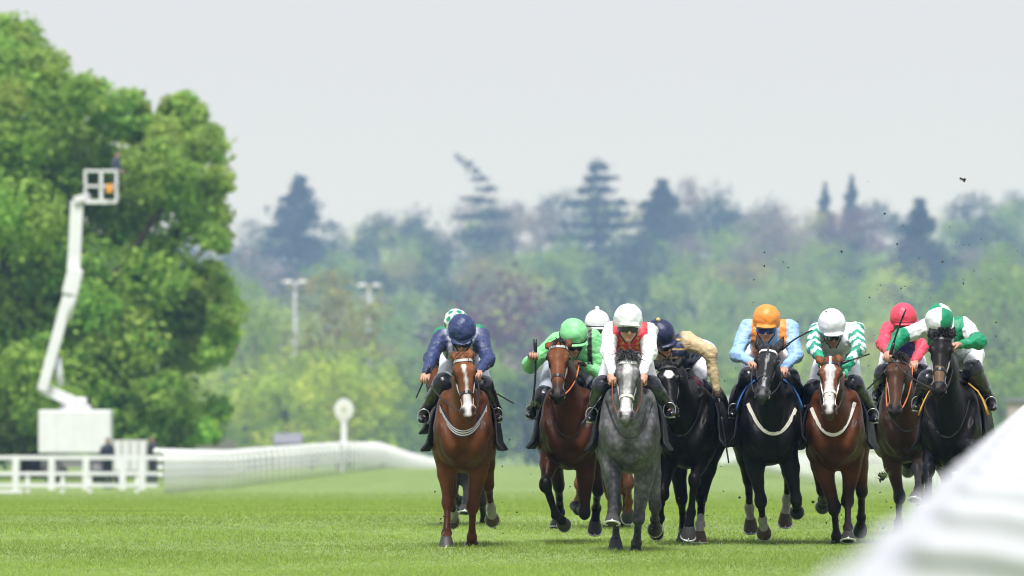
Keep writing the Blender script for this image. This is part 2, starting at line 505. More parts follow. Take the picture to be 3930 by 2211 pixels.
def grass():
    m = bpy.data.materials.new('grass blades'); m.use_nodes = True; t = m.node_tree; bs = t.nodes['Principled BSDF']
    bs.inputs['Roughness'].default_value = .6; bs.inputs['Specular IOR Level'].default_value = .25
    a = t.nodes.new('ShaderNodeAttribute'); a.attribute_name = 'Col'; t.links.new(a.outputs['Color'], bs.inputs['Base Color'])
    tr = t.nodes.new('ShaderNodeBsdfTranslucent'); t.links.new(a.outputs['Color'], tr.inputs[0])
    ms = t.nodes.new('ShaderNodeMixShader'); ms.inputs[0].default_value = .55
    t.links.new(bs.outputs[0], ms.inputs[1]); t.links.new(tr.outputs[0], ms.inputs[2]); t.links.new(ms.outputs[0], t.nodes['Material Output'].inputs['Surface'])
    N = 520000
    q = RNG.random(N); y = 61 + 220 * q ** 2.0; x = (RNG.random(N) - .5) * 2 * (y * .066 + 2.0)
    keep = RNG.random(N) > np.clip((y - 110) / 170, 0, .97); x, y = x[keep], y[keep]; N = len(x)
    z = gz(x, y)
    h = RNG.uniform(.014, .034, N) * (1 + .35 * np.sin(x * 1.3 + np.sin(y * .7) * 2)) ; wd = RNG.uniform(.0024, .0052, N) * (1 + (y - 61) / 40)
    lean = RNG.normal(size=(N, 2)) * .028
    ang = RNG.normal(size=N) * .7
    dx, dy = np.cos(ang) * wd, np.sin(ang) * wd
    V = np.empty((N, 3, 3)); V[:, 0] = np.stack([x - dx, y - dy, z - .004], 1); V[:, 1] = np.stack([x + dx, y + dy, z - .004], 1)
    V[:, 2] = np.stack([x + lean[:, 0], y + lean[:, 1], z + h], 1)
    base = np.array((.305, .440, .083)); v = RNG.normal(size=N) * .07
    patch = .5 + .5 * np.sin(y * .42 + x * .10 + .6 * np.sin(x * .8)) + .25 * np.sin(x * 1.7 + y * .5)
    col = base * np.exp(v)[:, None] * (.86 + .22 * patch)[:, None]
    dry = RNG.random(N) < .035; col[dry] = np.array((.42, .47, .18)) * RNG.uniform(.7, 1.1, dry.sum())[:, None]
    yl = RNG.random(N)[:, None]; col = col * (1 - yl * .25) + np.array((.38, .47, .11)) * yl * .25
    o = link('grass', np_mesh('grass', V.reshape(-1, 3), np.arange(N * 3).reshape(N, 3), m, smooth=False, fcol=col))
    tag(o, 'short mown grass blades over the track', 'grass', kind='stuff')
grass()

# ------------------------------------------------------------------ running rails
def gooseneck(top, side, hgt, reach, r, n=8):
    """curved rail post: from the rail sideways, then down to the turf"""
    pts = [top, top + side * .06]
    R_ = reach - .06
    for a in np.linspace(0.1, 1.57, n): pts.append(top + side * (.06 + R_ * math.sin(a)) + np.array((0, 0, -R_ * (1 - math.cos(a)))))
    pts.append(top + side * reach + np.array((0, 0, -hgt)))
    return pts

def running_rail(pts, hgt, step, label, side_sign, WHITE=WHITE, fat=1.0, mid=(), r=.035, reach=.5, rp=.028, cat='rail', group=None, seg=8, pn=8, drop=0.0):
    """pts: ground path (x, y); one tube and a post every step metres"""
    P = [np.array((x, y, float(gz(x, y)) + hgt)) for x, y in pts]
    # resample smoothly
    Q = []
    for i in range(len(P) - 1):
        p0, p1, p2, p3 = P[max(i - 1, 0)], P[i], P[i + 1], P[min(i + 2, len(P) - 1)]
        for t in np.linspace(0, 1, seg, endpoint=False):
            Q.append(.5 * (2 * p1 + (p2 - p0) * t + (2 * p0 - 5 * p1 + 4 * p2 - p3) * t * t + (3 * p1 - p0 - 3 * p2 + p3) * t ** 3))
    Q.append(P[-1]); Q = np.array(Q); Q[:, 2] = gz(Q[:, 0], Q[:, 1]) + hgt
    root = empty('running_rail', tuple(Q[0] - np.array((0, 0, hgt))), label, cat, group)
    o = Q[0] - np.array((0, 0, hgt))
    mb = MB(); mb.tube([Vector(q - o) for q in Q], r, 10); mb.build('rail_tube', WHITE, root)
    for mz in mid: mb = MB(); mb.tube([Vector(q - o + np.array((.12 * side_sign, 0, mz - hgt))) for q in Q], r * .8, 8); mb.build('lower_rail', WHITE, root)
    d = np.linalg.norm(np.diff(Q, axis=0), axis=1); cum = np.concatenate([[0], np.cumsum(d)])
    meshes = {}
    s = step * .5; k = 0
    while s < cum[-1]:
        i = min(np.searchsorted(cum, s) - 1, len(Q) - 2); f = (s - cum[i]) / d[i]
        p = Q[i] + (Q[i + 1] - Q[i]) * f; t = nrm(Q[i + 1] - Q[i]); sd = nrm(np.cross(t, (0, 0, 1))) * side_sign
        ang = math.atan2(sd[1], sd[0])
        if 'm' not in meshes:
            mb = MB(); gp = gooseneck(np.zeros(3), np.array((1., 0, 0)), hgt + .05, reach, rp); mb.tube([Vector(q) for q in gp], [rp * fat] * (len(gp) - 1) + [rp * .9], pn) if fat == 1 else mb.tube([Vector(q) for q in gp[:-1]] + [Vector(gp[-1] + np.array((0, 0, .42))), Vector(gp[-1] + np.array((0, 0, .34))), Vector(gp[-1])], [rp * fat] * len(gp) + [rp, rp], pn)
            mb.tube([Vector((0, -.05, -.002)), Vector((0, .05, -.002))], r + .012, pn)
            pm = mb.build('post', WHITE, root); meshes['m'] = pm.data; po = pm
        else:
            po = link('post', meshes['m'], root)
        po.location = p - o - np.array((0, 0, drop)); po.rotation_euler = (0, 0, ang)
        s += step if p[1] < 375 else step * 1.7; k += 1
    return root
near = [(.118 + .0655 * (y - 6.2), y) for y in (6.2, 9, 12, 16, 21, 27, 34, 42, 52, 66, 84)]
running_rail(near, 1.29, 3.2, 'white plastic running rail curving close past the camera, out of focus', 1, WHITE_DIM, r=.036, reach=.98, rp=.042, pn=10)
def upath(lst): return [(unp(u_, 0, y_)[0], y_) for u_, y_ in lst]
running_rail(upath([(600, 258), (760, 290), (950, 322), (1150, 352), (1330, 388), (1450, 450), (1560, 545), (1665, 680), (1720, 760)]), 1.28, 3.4,
             'far white running rail rising to the winning post and dropping behind the crest', 1, fat=1.3, r=.095, reach=.22, rp=.052, mid=(1.02, .78, .55), pn=6, cat='rail')
running_rail(upath([(4250, 150), (3900, 215), (3400, 275), (3000, 330), (2830, 380), (2760, 440), (2700, 520)]), 1.28, 2.4,
             'distant white running rail half hidden behind the horses', 1, r=.08, reach=1.0, rp=.06, pn=6)

def post_rail_fence(u0, u1, y, posts, rails, hgt, label, pw, rw):
    x0, x1 = unp(u0, 0, y)[0], unp(u1, 0, y)[0]; g = float(gz((x0 + x1) / 2, y))
    root = empty('post_and_rail_fence', ((x0 + x1) / 2, y, g), label, 'fence')
    xm = (x0 + x1) / 2
    for z in rails: MB().box((0, -.04, z), (x1 - x0, .05, rw)).build('rail', WPAINT, root, False)
    for u_ in posts: MB().box((unp(u_, 0, y)[0] - xm, 0.01, hgt / 2), (pw, pw * .7, hgt)).build('post', WPAINT, root, False)
post_rail_fence(-420, 605, 264, (-390, -190, -30, 106, 240, 345, 525), (.24, .60), .66, 'lower white post and rail fence with thin posts, in front at the left edge', .12, .11)
post_rail_fence(-420, 620, 290, (-300, -90, 60, 198, 330, 470, 545), (1.10,), 1.18, 'taller white post and rail fence with thick posts behind the lower one', .22, .14)
# ------------------------------------------------------------------ horses
def rot_about(v, ax, ang):
    return np.array(Matrix.Rotation(ang, 3, Vector(ax)) @ Vector(v))

def strap(pts, outs, w_, th, name, m, parent, closed=False):
    """flat strap lying on a surface: pts on the surface, outs = outward directions"""
    mb = MB(); n = len(pts); V = []; F = []
    for i in range(n):
        a = pts[(i + 1) % n] if closed or i < n - 1 else pts[i]; b = pts[i - 1] if closed or i > 0 else pts[i]
        t = nrm(v3(a) - v3(b)); o = nrm(v3(outs[i])); sd = nrm(np.cross(t, o)); p = v3(pts[i])
        V += [p - sd * w_ / 2 - o * .006, p + sd * w_ / 2 - o * .006, p + sd * w_ / 2 + o * th, p - sd * w_ / 2 + o * th]
    for i in range(n if closed else n - 1):
        j = (i + 1) % n
        for k in range(4):
            F.append((i * 4 + k, i * 4 + (k + 1) % 4, j * 4 + (k + 1) % 4, j * 4 + k))
    mb.add(V, F)
    return mb.build(name, m, parent, smooth=False)

def hoof(parent, H, up, toe, s=1.0, col=(0.10, 0.09, 0.085), shoe=True):
    up, toe = nrm(up), nrm(toe); lat = np.cross(up, toe)
    V = []; n = 16
    prof = [(0.0, .060, .066), (0.01, .0605, .066), (.045, .053, .055), (.078, .045, .045), (.088, .040, .040)]
    for z, rl, rt in prof:
        sh = -z * 0.45
        for k in range(n):
            a = 2 * math.pi * k / n
            f = math.cos(a); rr = rt if f > 0 else rt * 0.8
            V.append(H + s * (lat * math.sin(a) * rl + toe * (f * rr + sh + .01) + up * z))
    F = [[(i * n + k, i * n + (k + 1) % n, (i + 1) * n + (k + 1) % n, (i + 1) * n + k) for i in range(len(prof) - 1) for k in range(n)]]
    V = np.array(V); c0 = len(V)
    V = np.vstack([V, [H + s * (toe * .0 + up * .006)], [H + s * up * .088 - s * toe * .03]])
    F.append([((k + 1) % n, k, c0) for k in range(n)] + [((len(prof) - 1) * n + k, (len(prof) - 1) * n + (k + 1) % n, c0 + 1) for k in range(n)])
    cols = np.tile(np.array(col), (len(V), 1)); cols[c0] *= 0.5
    o = link('hoof', np_mesh('hoof', V, F, HOOFM, col=cols), parent)
    if shoe:
        mb = MB(); pts = []
        for k in range(15):
            a = math.radians(-140 + 20 * k); f = math.cos(a)
            pts.append(H + s * (lat * math.sin(a) * .058 + toe * (f * (.064 if f > 0 else .052) + .01) - up * .004))
        mb.tube(pts, [(.011 * s, .006 * s)] * 15, 6)
        mb.tube([H + s * (toe * .074 - up * .002), H + s * (toe * .070 + up * .016)], [.009 * s, .003 * s], 6)   # toe clip
        mb.build('horseshoe', ALU, o)
    return o

def hair_lock(mb_, p0, dirs, L, w_, rng, droop=0.0, n=5):
    p = v3(p0); d = nrm(v3(dirs)); pts = [p]
    for i in range(n - 1):
        d = nrm(d + np.array((0, 0, -droop)) + rng.normal(size=3) * 0.12)
        p = p + d * L / (n - 1); pts.append(p)
    mb_.tube([Vector(q) for q in pts], [w_ * (1 - i / (n - 0.6)) for i in range(n)], 4)

HORSES = {}
def horse(key, sp):
    rng = np.random.default_rng(len(key) * 17 + ord(key[-1]))
    Dr = sp['D']; ub = sp['u']; yaw = sp.get('yaw', 0.0); dz = sp.get('dz', 0.0)
    X0 = (ub - CX) * (Dr - 0.5) / FPX
    root = empty('racehorse', (X0, Dr, 0), sp['label'], 'horse', 'racehorses galloping towards the camera')
    def I(uv, y):
        X, Z = unp(uv[0], uv[1], Dr + y); return np.array((X - X0, y, Z))
    cy, sy = math.cos(yaw), math.sin(yaw)
    def T(x, y, z):
        yy = y + 0.55
        return np.array((x * cy + yy * sy, -0.55 - x * sy + yy * cy, z + dz))
    latv = np.array((cy, -sy, 0))
    def solve(E, uv, L, sgn):
        y = E[1]
        for _ in range(4):
            P = I(uv, y); d2 = L * L - (P[0] - E[0]) ** 2 - (P[2] - E[2]) ** 2
            y = E[1] + sgn * math.sqrt(max(d2, 0.0))
        P = I(uv, y); P[2] = max(P[2], 0.0)
        return P
    C, CL, CM = (np.array(sp[k]) for k in ('coat', 'legc', 'muzc'))
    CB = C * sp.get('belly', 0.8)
    P = []
    def rc(a, b, ra, rb, k=.05, col=C, lat=latv): P.append(RC(a, b, ra, rb, col, k, lat)); return P[-1]
    Rm = np.array((latv, (sy, cy, 0), (0, 0, 1)))
    def el(c, r, k=.05, col=C, op=1, R=Rm): P.append(EL(c, r, R, col, k, op)); return P[-1]
    # trunk
    rc(T(0, -.32, 1.12), T(0, .35, 1.16), (.245, .36), (.275, .33))
    rc(T(0, .35, 1.20), T(0, .75, 1.23), (.25, .28), (.235, .25))
    rc(T(0, -.35, 1.12), T(0, -.60, 1.12), (.222, .32), (.155, .22))
    for s in (-1, 1):
        el(T(s * .125, .70, 1.24), (.165, .27, .25))
        el(T(s * .092, -.665, 1.00), (.098, .10, .155), .016)
        el(T(s * .155, -.47, 1.13), (.09, .20, .31), .05)
        el(T(s * .17, -.34, .97), (.085, .13, .15), .035)
        el(T(s * .15, -.635, 1.12), (.075, .08, .12), .02)
    rc(T(0, -.38, 1.36), T(0, .05, 1.40), (.075, .17), (.09, .14))
    el(T(0, -.40, .86), (.15, .30, .14))
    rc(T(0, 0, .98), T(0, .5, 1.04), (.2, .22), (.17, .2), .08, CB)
    for s in (-1, 1):
        P.append(RC(T(s * .185, -.62, 1.30), T(s * .085, -.785, 1.03), .042, .045, None, .06, latv, -1))
        P.append(RC(T(s * .30, -.20, 1.22), T(s * .28, -.22, .95), .045, .05, None, .06, latv, -1))
    P.append(RC(T(0, -.80, 1.12), T(0, -.745, .88), .042, .05, None, .06, latv, -1))
    # head frame
    Pl = I(sp['poll'], -1.10 + sp.get('hy', 0)); HL = .61
    dxy = I(sp['muzzle'], -1.35 + sp.get('hy', 0)) - Pl
    ly = math.sqrt(max(HL * HL - dxy[0] ** 2 - dxy[2] ** 2, .02))
    Mz = I(sp['muzzle'], Pl[1] - ly)
    t = nrm(Mz - Pl); HL = np.linalg.norm(Mz - Pl)
    el_, er_ = (I(e, Pl[1] - .1) for e in sp['eyes'])
    lat = er_ - el_; lat[1] = sp.get('hyaw', 0.0) * .2; lat = nrm(lat - t * (lat @ t)); n = np.cross(lat, t)
    n = nrm(n) if n[1] < 0 else -nrm(n)
    hs = sp.get('hs', 1.0)
    def HP(a, b, c): return Pl + lat * a * hs + t * (b * HL) + n * c * hs
    blaze = sp.get('blaze', [])
    def headcol(tt, q):
        r = q - Pl; s_ = r @ t / HL; l_ = r @ lat / hs; n_ = r @ n / hs
        c = np.tile(np.array(sp.get('headc', C)), (len(q), 1)) * (1.0 + 0 * s_[:, None])
        m = np.clip((s_ - sp.get('muz0', .74)) / .12, 0, 1)[:, None]; c = c * (1 - m) + CM * m
        for (s0, w0, s1, w1, off) in blaze:
            tt2 = np.clip((s_ - s0) / (s1 - s0), 0, 1); w_ = w0 + (w1 - w0) * tt2 + .003 * np.sin(s_ * 40 + off * 9)
            mk = (np.clip((w_ - np.abs(l_ - off * .02)) / .012 + .5, 0, 1) * ((s_ > s0) & (s_ <= s1) & (n_ > -.02)))[:, None]
            c = c * (1 - mk) + np.array(sp.get('blazec', (.60, .58, .57))) * mk
        for sg in (-1, 1):
            dn = np.sqrt(((l_ - sg * .050) / .027) ** 2 + ((s_ - .900) * HL / .046) ** 2 + ((n_ - .032) / .045) ** 2)
            m2 = np.clip(1.5 - dn, 0, 1)[:, None]; c = c * (1 - m2) + np.array((.012, .010, .010)) * m2
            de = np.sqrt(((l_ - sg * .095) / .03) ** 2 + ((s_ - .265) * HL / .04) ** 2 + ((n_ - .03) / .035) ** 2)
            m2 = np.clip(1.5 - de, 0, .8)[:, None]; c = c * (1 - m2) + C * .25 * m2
        m3 = np.clip((s_ - .94) / .03, 0, 1)[:, None] * .55; c = c * (1 - m3)
        return c
    def hr(a, b, ra, rb, k=.025): P.append(RC(HP(*a), HP(*b), tuple(x * hs for x in ra), tuple(x * hs for x in rb), headcol, k, lat))
    RH = np.array((lat, t, n))
    def he(c, r, k=.02, op=1, col=headcol): P.append(EL(HP(*c), [x * hs for x in r], RH, col, k, op))
    # neck
    Nb = T(0, -.56, 1.17); Nm = (T(0, -.62, 1.30) * .5 + HP(0, .08, -.10) * .5) + np.array((0, .02, .05))
    rc(Nb, Nm, (.140, .26), (.088, .16), .06)
    rc(Nm, HP(0, .08, -.085), (.095, .165), (.07, .105), .05)
    rc(T(0, -.40, 1.34), Nm + np.array((0, .04, .08)), (.07, .13), (.06, .1), .06)
    n_body = len(P)
    hr((0, .03, -.005), (0, .24, .0), (.074, .075), (.083, .075))
    hr((0, .24, .005), (0, .80, -.012), (.075, .066), (.043, .042))
    hr((0, .12, -.075), (0, .40, -.085), (.066, .075), (.056, .062))
    hr((0, .40, -.075), (0, .84, -.05), (.05, .06), (.040, .040))
    he((0, .85, -.022), (.058, .075, .056)); he((0, .935, -.03), (.052, .042, .045))
    he((0, .93, -.072), (.040, .048, .028), .015)
    for s in (-1, 1):
        he((s * .085, .25, .028), (.026, .055, .036), .025)
        he((s * .066, .36, -.04), (.020, .10, .05), .03)
        he((s * .046, .89, .006), (.030, .046, .032), .02)
        he((s * .052, .902, .038), (.023, .040, .028), .008, -1)
        he((s * .101, .27, .028), (.010, .022, .013), .01, -1); he((s * .066, .17, .072), (.020, .028, .016), .02, -1); he((s * .080, .45, -.005), (.012, .07, .018), .03, -1)
    P.append(EL(HP(0, .945, -.052), [.06 * hs, .006, .03], RH, None, .006, -1))
    # ears
    earpin = sp.get('ears', None)
    for i, s in enumerate((-1, 1)):
        b0 = HP(s * .050, .0, -.02)
        tip = I(earpin[i], Pl[1] + .05) if earpin else HP(s * .085, -.26, .02)
        d = tip - b0; L = np.linalg.norm(d)
        if L > .2: tip = b0 + d * (.2 / L)
        mid = b0 + (tip - b0) * .45 + lat * s * .008
        rc(b0, mid, (.036, .030), (.042, .026), .02, headcol, lat); rc(mid, tip, (.042, .026), (.011, .010), .012, headcol, lat)
        P.append(RC(b0 + (mid - b0) * .6 + n * .036, tip + n * .016 - (tip - mid) * .25, (.018, .018), (.006, .008), None, .008, lat, -1))
    # legs
    hooves = []
    HC = np.array((.036, .034, .033))
    for lg in sp['legs']:
        kind, s = lg[0], lg[1]; kuv, fuv, huv = lg[2], lg[3], lg[4]; sk, sf, sh = lg[5]
        sock = lg[6] if len(lg) > 6 else 0
        hoofc = (.12, .080, .050) if sock else HC
        lc = CL; sc = np.array((.50, .47, .43))
        upc = bands((.55, C), (.8, C * .6 + CL * .4), (1.01, C * .3 + CL * .7))
        pc = bands((1.01, sc)) if sock else bands((1.01, lc))
        cc = bands((1 - 1.2 * sock if sock else 1.01, lc), (1.01, sc if sock else lc))
        if kind == 'F':
            S = T(s * .16, -.52, 1.10); E = T(s * .155, -.34, .90)
            K = solve(E, kuv, .44, sk); Fk = solve(K, fuv, .30, sf); H = solve(Fk, huv, .185, sh)
            rc(S, E, (.095, .12), (.088, .115), .045)
            a = nrm(K - E)
            rc(E, E + (K - E) * .42, (.100, .115), (.080, .088), .032, C); rc(E + (K - E) * .42, K - a * .04, (.080, .088), (.046, .050), .02, upc)
            el(K, (.058, .056, .068), .02, CL, R=np.eye(3)); P.append(EL(K + np.array((0, -.014, -.025)), (.050, .044, .055), None, CL, .02))
            b = nrm(Fk - K)
            rc(K + b * .03, K + (Fk - K) * .45, (.040, .046), (.029, .036), .016, lc); rc(K + (Fk - K) * .45, Fk - b * .03, (.029, .036), (.033, .041), .016, cc)
            el(Fk, (.047, .051, .049), .015, sc if sock else lc, R=np.eye(3))
        else:
            hp = T(s * .13, .60, 1.22); St = T(s * .17, .42, .98)
            K = solve(St, kuv, .47, sk); Fk = solve(K, fuv, .38, sf); H = solve(Fk, huv, .185, sh)
            rc(hp, St, (.125, .23), (.11, .17), .08)
            el(T(s * .17, .62, 1.0), (.10, .17, .24), .08)
            rc(St, St + (K - St) * .5, (.115, .16), (.080, .095), .05, C); rc(St + (K - St) * .5, K, (.080, .095), (.050, .060), .03, upc)
            el(K + np.array((0, .02, .01)), (.054, .066, .07), .02, CL, R=np.eye(3))
            b = nrm(Fk - K)
            rc(K, K + (Fk - K) * .45, (.042, .052), (.031, .038), .016, lc); rc(K + (Fk - K) * .45, Fk - b * .03, (.031, .038), (.035, .042), .016, cc)
            el(Fk, (.048, .052, .050), .015, sc if sock else lc, R=np.eye(3))
        pa = nrm(Fk - H)
        up = rot_about(pa, (1, 0, 0), math.radians(30))
        if H[2] < .03 and up[2] > .5: up = np.array((pa[0] * .3, 0, 1.0)); up = nrm(up)
        up = nrm(up - np.array((up[0] * .3, 0, 0)))
        toe = nrm(np.cross((1, 0, 0), up)); 
        cor = H + up * .08 - toe * .03
        rc(Fk, cor, (.035, .038), (.042, .042), .013, pc)
        hooves.append((H, up, toe, hoofc, lg[7] if len(lg) > 7 else True))
        el(cor, (.046, .045, .024), .01, (sc if sock else lc * 1.1), R=np.array((np.cross(up, toe), toe, up)))
    f = Field(P, .0135)
    V, Fc = f.mesh()
    col = f.colors(V, C)
    V = displace(V, Fc, wrinkle(V, .0055, 15) + wrinkle(V[:, [2, 0, 1]], .0024, 36))
    body = link('body', np_mesh('horse body', V, Fc, COATG if sp.get('dapple') else COAT, col=col), root)
    for h_ in hooves: hoof(root, *h_[:3], 1.08, h_[3], h_[4])
    # eyes
    for s in (-1, 1):
        mb = MB(); mb.lathe([(.022 * math.sin(a), -.022 * math.cos(a)) for a in np.linspace(.05, 3.09, 9)], HP(s * .093, .265, .030), 10)
        mb.build('eye', EYEM, root)
    # mane and forelock
    hv = np.array(sp.get('manec', CL))
    mb = MB()
    for i in range(90):
        q = i / 90
        p = (T(0, -.42, 1.50) * (1 - q) + (HP(0, .0, -.10) + np.array((0, .03, .06))) * q) + np.array((0, 0, .04 * math.sin(q * 3.1)))
        hair_lock(mb, p, (rng.choice([-1, 1]) * .5, .5, .35), rng.uniform(.10, .16), .009, rng, .35)
    def hair_done(mb, name):
        o = mb.build(name, HAIRM, root)
        a = o.data.attributes.new('Col', 'FLOAT_COLOR', 'POINT'); a.data.foreach_set('color', np.tile([*hv, 1], len(o.data.vertices)).astype(np.float32))
    hair_done(mb, 'mane'); mb = MB()
    fl = sp.get('forelock', 1.0)
    for i in range(int(120 * fl) + 20):
        p = HP(rng.uniform(-.04, .04), rng.uniform(-.06, .03), rng.uniform(-.02, .05))
        d = n * .35 + np.array((rng.normal() * .38, -.1, .65 * fl - .25))
        hair_lock(mb, p, d, rng.uniform(.05, .13) * (.6 + .4 * fl), .0085, rng, .45)
    hair_done(mb, 'forelock'); mb = MB(); tb = T(0, .98, 1.34)
    for i in range(30):
        hair_lock(mb, tb + rng.normal(size=3) * .02, (rng.normal() * .14, 1, .12), rng.uniform(.55, .75), .018, rng, .22, 7)
    hair_done(mb, 'tail')
    # bridle
    def ring(s_, a0, a1, m_, cn=-.02, ds=0.0):
        pts, outs = [], []
        for k in range(m_):
            a = a0 + (a1 - a0) * k / (m_ - 1)
            d = lat * math.sin(a) + n * math.cos(a)
            c_ = HP(0, s_ + ds * math.sin(a) ** 2, cn)
            p = f.hit(c_ + d * .2, -d, .19, .002, .006)
            if p is None: continue
            pts.append(p); outs.append(d)
        return pts, outs
    bm_ = mat('bridle ' + sp.get('bridle', 'black'), {'black': (.014, .013, .014), 'white': (.75, .72, .66), 'brown': (.10, .035, .015)}[sp.get('bridle', 'black')], .4)
    bb = mat('browband ' + sp.get('brow', 'black'), {'black': (.02, .02, .022), 'white': (.78, .76, .76), 'silver': (.42, .42, .43)}[sp.get('brow', 'black')], .4, noise=.3, nscale=120)
    br = link('bridle', None, root)
    p_, o_ = ring(.105, -1.75, 1.75, 19, -.02, -.04); strap(p_, o_, .024, .006, 'browband', bb, br)
    nbm = mat('noseband sheepskin', (.6, .58, .55), .9) if sp.get('nose') == 'white' else bm_
    if sp.get('noseb', True):
        p_, o_ = ring(.60, -2.6, 2.6, 22, -.03); strap(p_, o_, .026, .007, 'noseband', nbm, br)
    for s in (-1, 1):
        pts, outs = [], []
        for k in range(10):
            s_ = .04 + .78 * k / 9; a = s * (1.65 - .05 * k / 9)
            d = lat * math.sin(a) + n * math.cos(a); p = f.hit(HP(0, s_, -.03) + d * .2, -d, .19, .002, .006)
            if p is not None: pts.append(p); outs.append(d)
        if len(pts) > 3: strap(pts, outs, .020, .006, 'cheek_strap', bm_, br)
        c_ = HP(s * .062, .84, -.04)
        mb = MB(); mb.tube([c_ + (t * math.cos(a) + n * math.sin(a)) * .034 for a in np.linspace(0, 6.28, 13)[:-1]], .0055, 6, closed=True)
        mb.build('bit_ring', STEEL, br)
    if sp.get('centre'):
        pts, outs = [], []
        for k in range(12):
            p = f.hit(HP(0, -.02 + .70 * k / 11, .3), -n, .3, .002, .006)
            if p is not None: pts.append(p); outs.append(n)
        strap(pts, outs, .018, .007, 'face_strap', bm_, br)
    # breast strap
    if sp.get('girth'):
        zc, ze, xe = sp.get('gz', (1.0, 1.24, .21))
        pts, outs = [], []
        for k in range(25):
            q = -1 + 2 * k / 24; z = zc + (ze - zc) * abs(q) ** 2.2
            p = f.hit(T(q * xe, -1.0, z - dz), (sy * -1 if False else 0, 1, 0), .7, .006, .01)
            if p is not None: pts.append(p); outs.append(np.array((q * .7, -1, .1)))
        gw = mat('breast strap white', (.70, .67, .60), .7, noise=.12, nscale=30)
        if sp['girth'] == 'stripe':
            st = link('breast_strap', None, root)
            for j in range(7):
                dzs = (j - 3) * .0095
                strap([p + np.array((0, -.004, dzs)) for p in pts], outs, .0094, .008, 'stripe', gw if j % 2 else mat('navy webbing', (.012, .016, .05), .6), st)
        else: strap(pts, outs, .029, .008, 'breast_strap', gw, root)
    else:
        pts, outs = [], []
        for k in range(21):
            q = -1 + 2 * k / 20; z = 1.02 + dz + .32 * abs(q) ** 2.2
            p = f.hit(T(q * .2, -1.0, z - dz), (0, 1, 0), .7, .004, .01)
            if p is not None: pts.append(p); outs.append(np.array((q * .7, -1, .1)))
        if len(pts) > 3: strap(pts, outs, .014, .005, 'martingale_strap', BLACKL, root)
    # saddle cloth, saddle, girth
    cm = mat('saddle cloth ' + sp.get('cloth', 'black'), {'black': (.012, .013, .016), 'blue': (.03, .14, .42), 'yellow': (.62, .36, .06)}[sp.get('cloth', 'black')], .75, bump=.3, bscale=30)
    for s in (-1, 1):
        rows = []
        for i in range(9):
            zz = 1.46 - .55 * i / 8; row = []
            for j in range(9):
                yy = -.30 + .62 * j / 8 - .10 * i / 8 * (1 - j / 8)
                p = f.hit(T(s * .55, yy, zz), -latv * s, .55, .018, .012)
                if p is None: p = T(s * .10, yy, zz)
                fl_ = .05 * (i / 8) ** 2 * (1 + .5 * math.sin(j * 1.3 + s + i * .5))
                row.append(tuple(p + latv * s * (fl_ + (.05 if i == 8 else 0))))
            rows.append(row)
        mb = MB(); mb.ribbon(rows); o = mb.build('saddle_cloth', CLOTHB if sp.get('cloth', 'black') == 'black' or s < 0 else CLOTHB, root)
        md = o.modifiers.new('t', 'SOLIDIFY'); md.thickness = .008
        if sp.get('cloth', 'black') != 'black':
            q = [[tuple(v3(p) + latv * s * .015 + np.array((0, -.03, .02))) for p in r[:4]] for r in rows[:5]]
            mb = MB(); mb.ribbon(q); o = mb.build('number_pad', cm, root); md = o.modifiers.new('t', 'SOLIDIFY'); md.thickness = .012
    sad = Field([RC(T(0, -.14, 1.50), T(0, .18, 1.52), (.13, .05), (.15, .045), k=.03), RC(T(0, -.15, 1.54), T(0, -.12, 1.58), (.06, .03), (.05, .02), k=.03),
                 RC(T(-.16, -.1, 1.42), T(-.05, .0, 1.52), (.05, .06), (.05, .08), k=.03), RC(T(.16, -.1, 1.42), T(.05, .0, 1.52), (.05, .06), (.05, .08), k=.03)], .016)
    V2, F2 = sad.mesh()
    link('saddle', np_mesh('saddle', V2, F2, BLACKL if sp.get('saddle') != 'brown' else mat('brown leather', (.16, .05, .02), .4)), root)
    HORSES[key] = dict(root=root, I=I, T=T, f=f, X0=X0, Dr=Dr, lat=latv, bits=[HP(-.064, .84, -.04), HP(.064, .84, -.04)], sp=sp, HP=HP)
    return root

def tube_part(name, pts, r, m, parent, n=6):
    mb = MB(); mb.tube([Vector(p) for p in pts], r, n); return mb.build(name, m, parent)
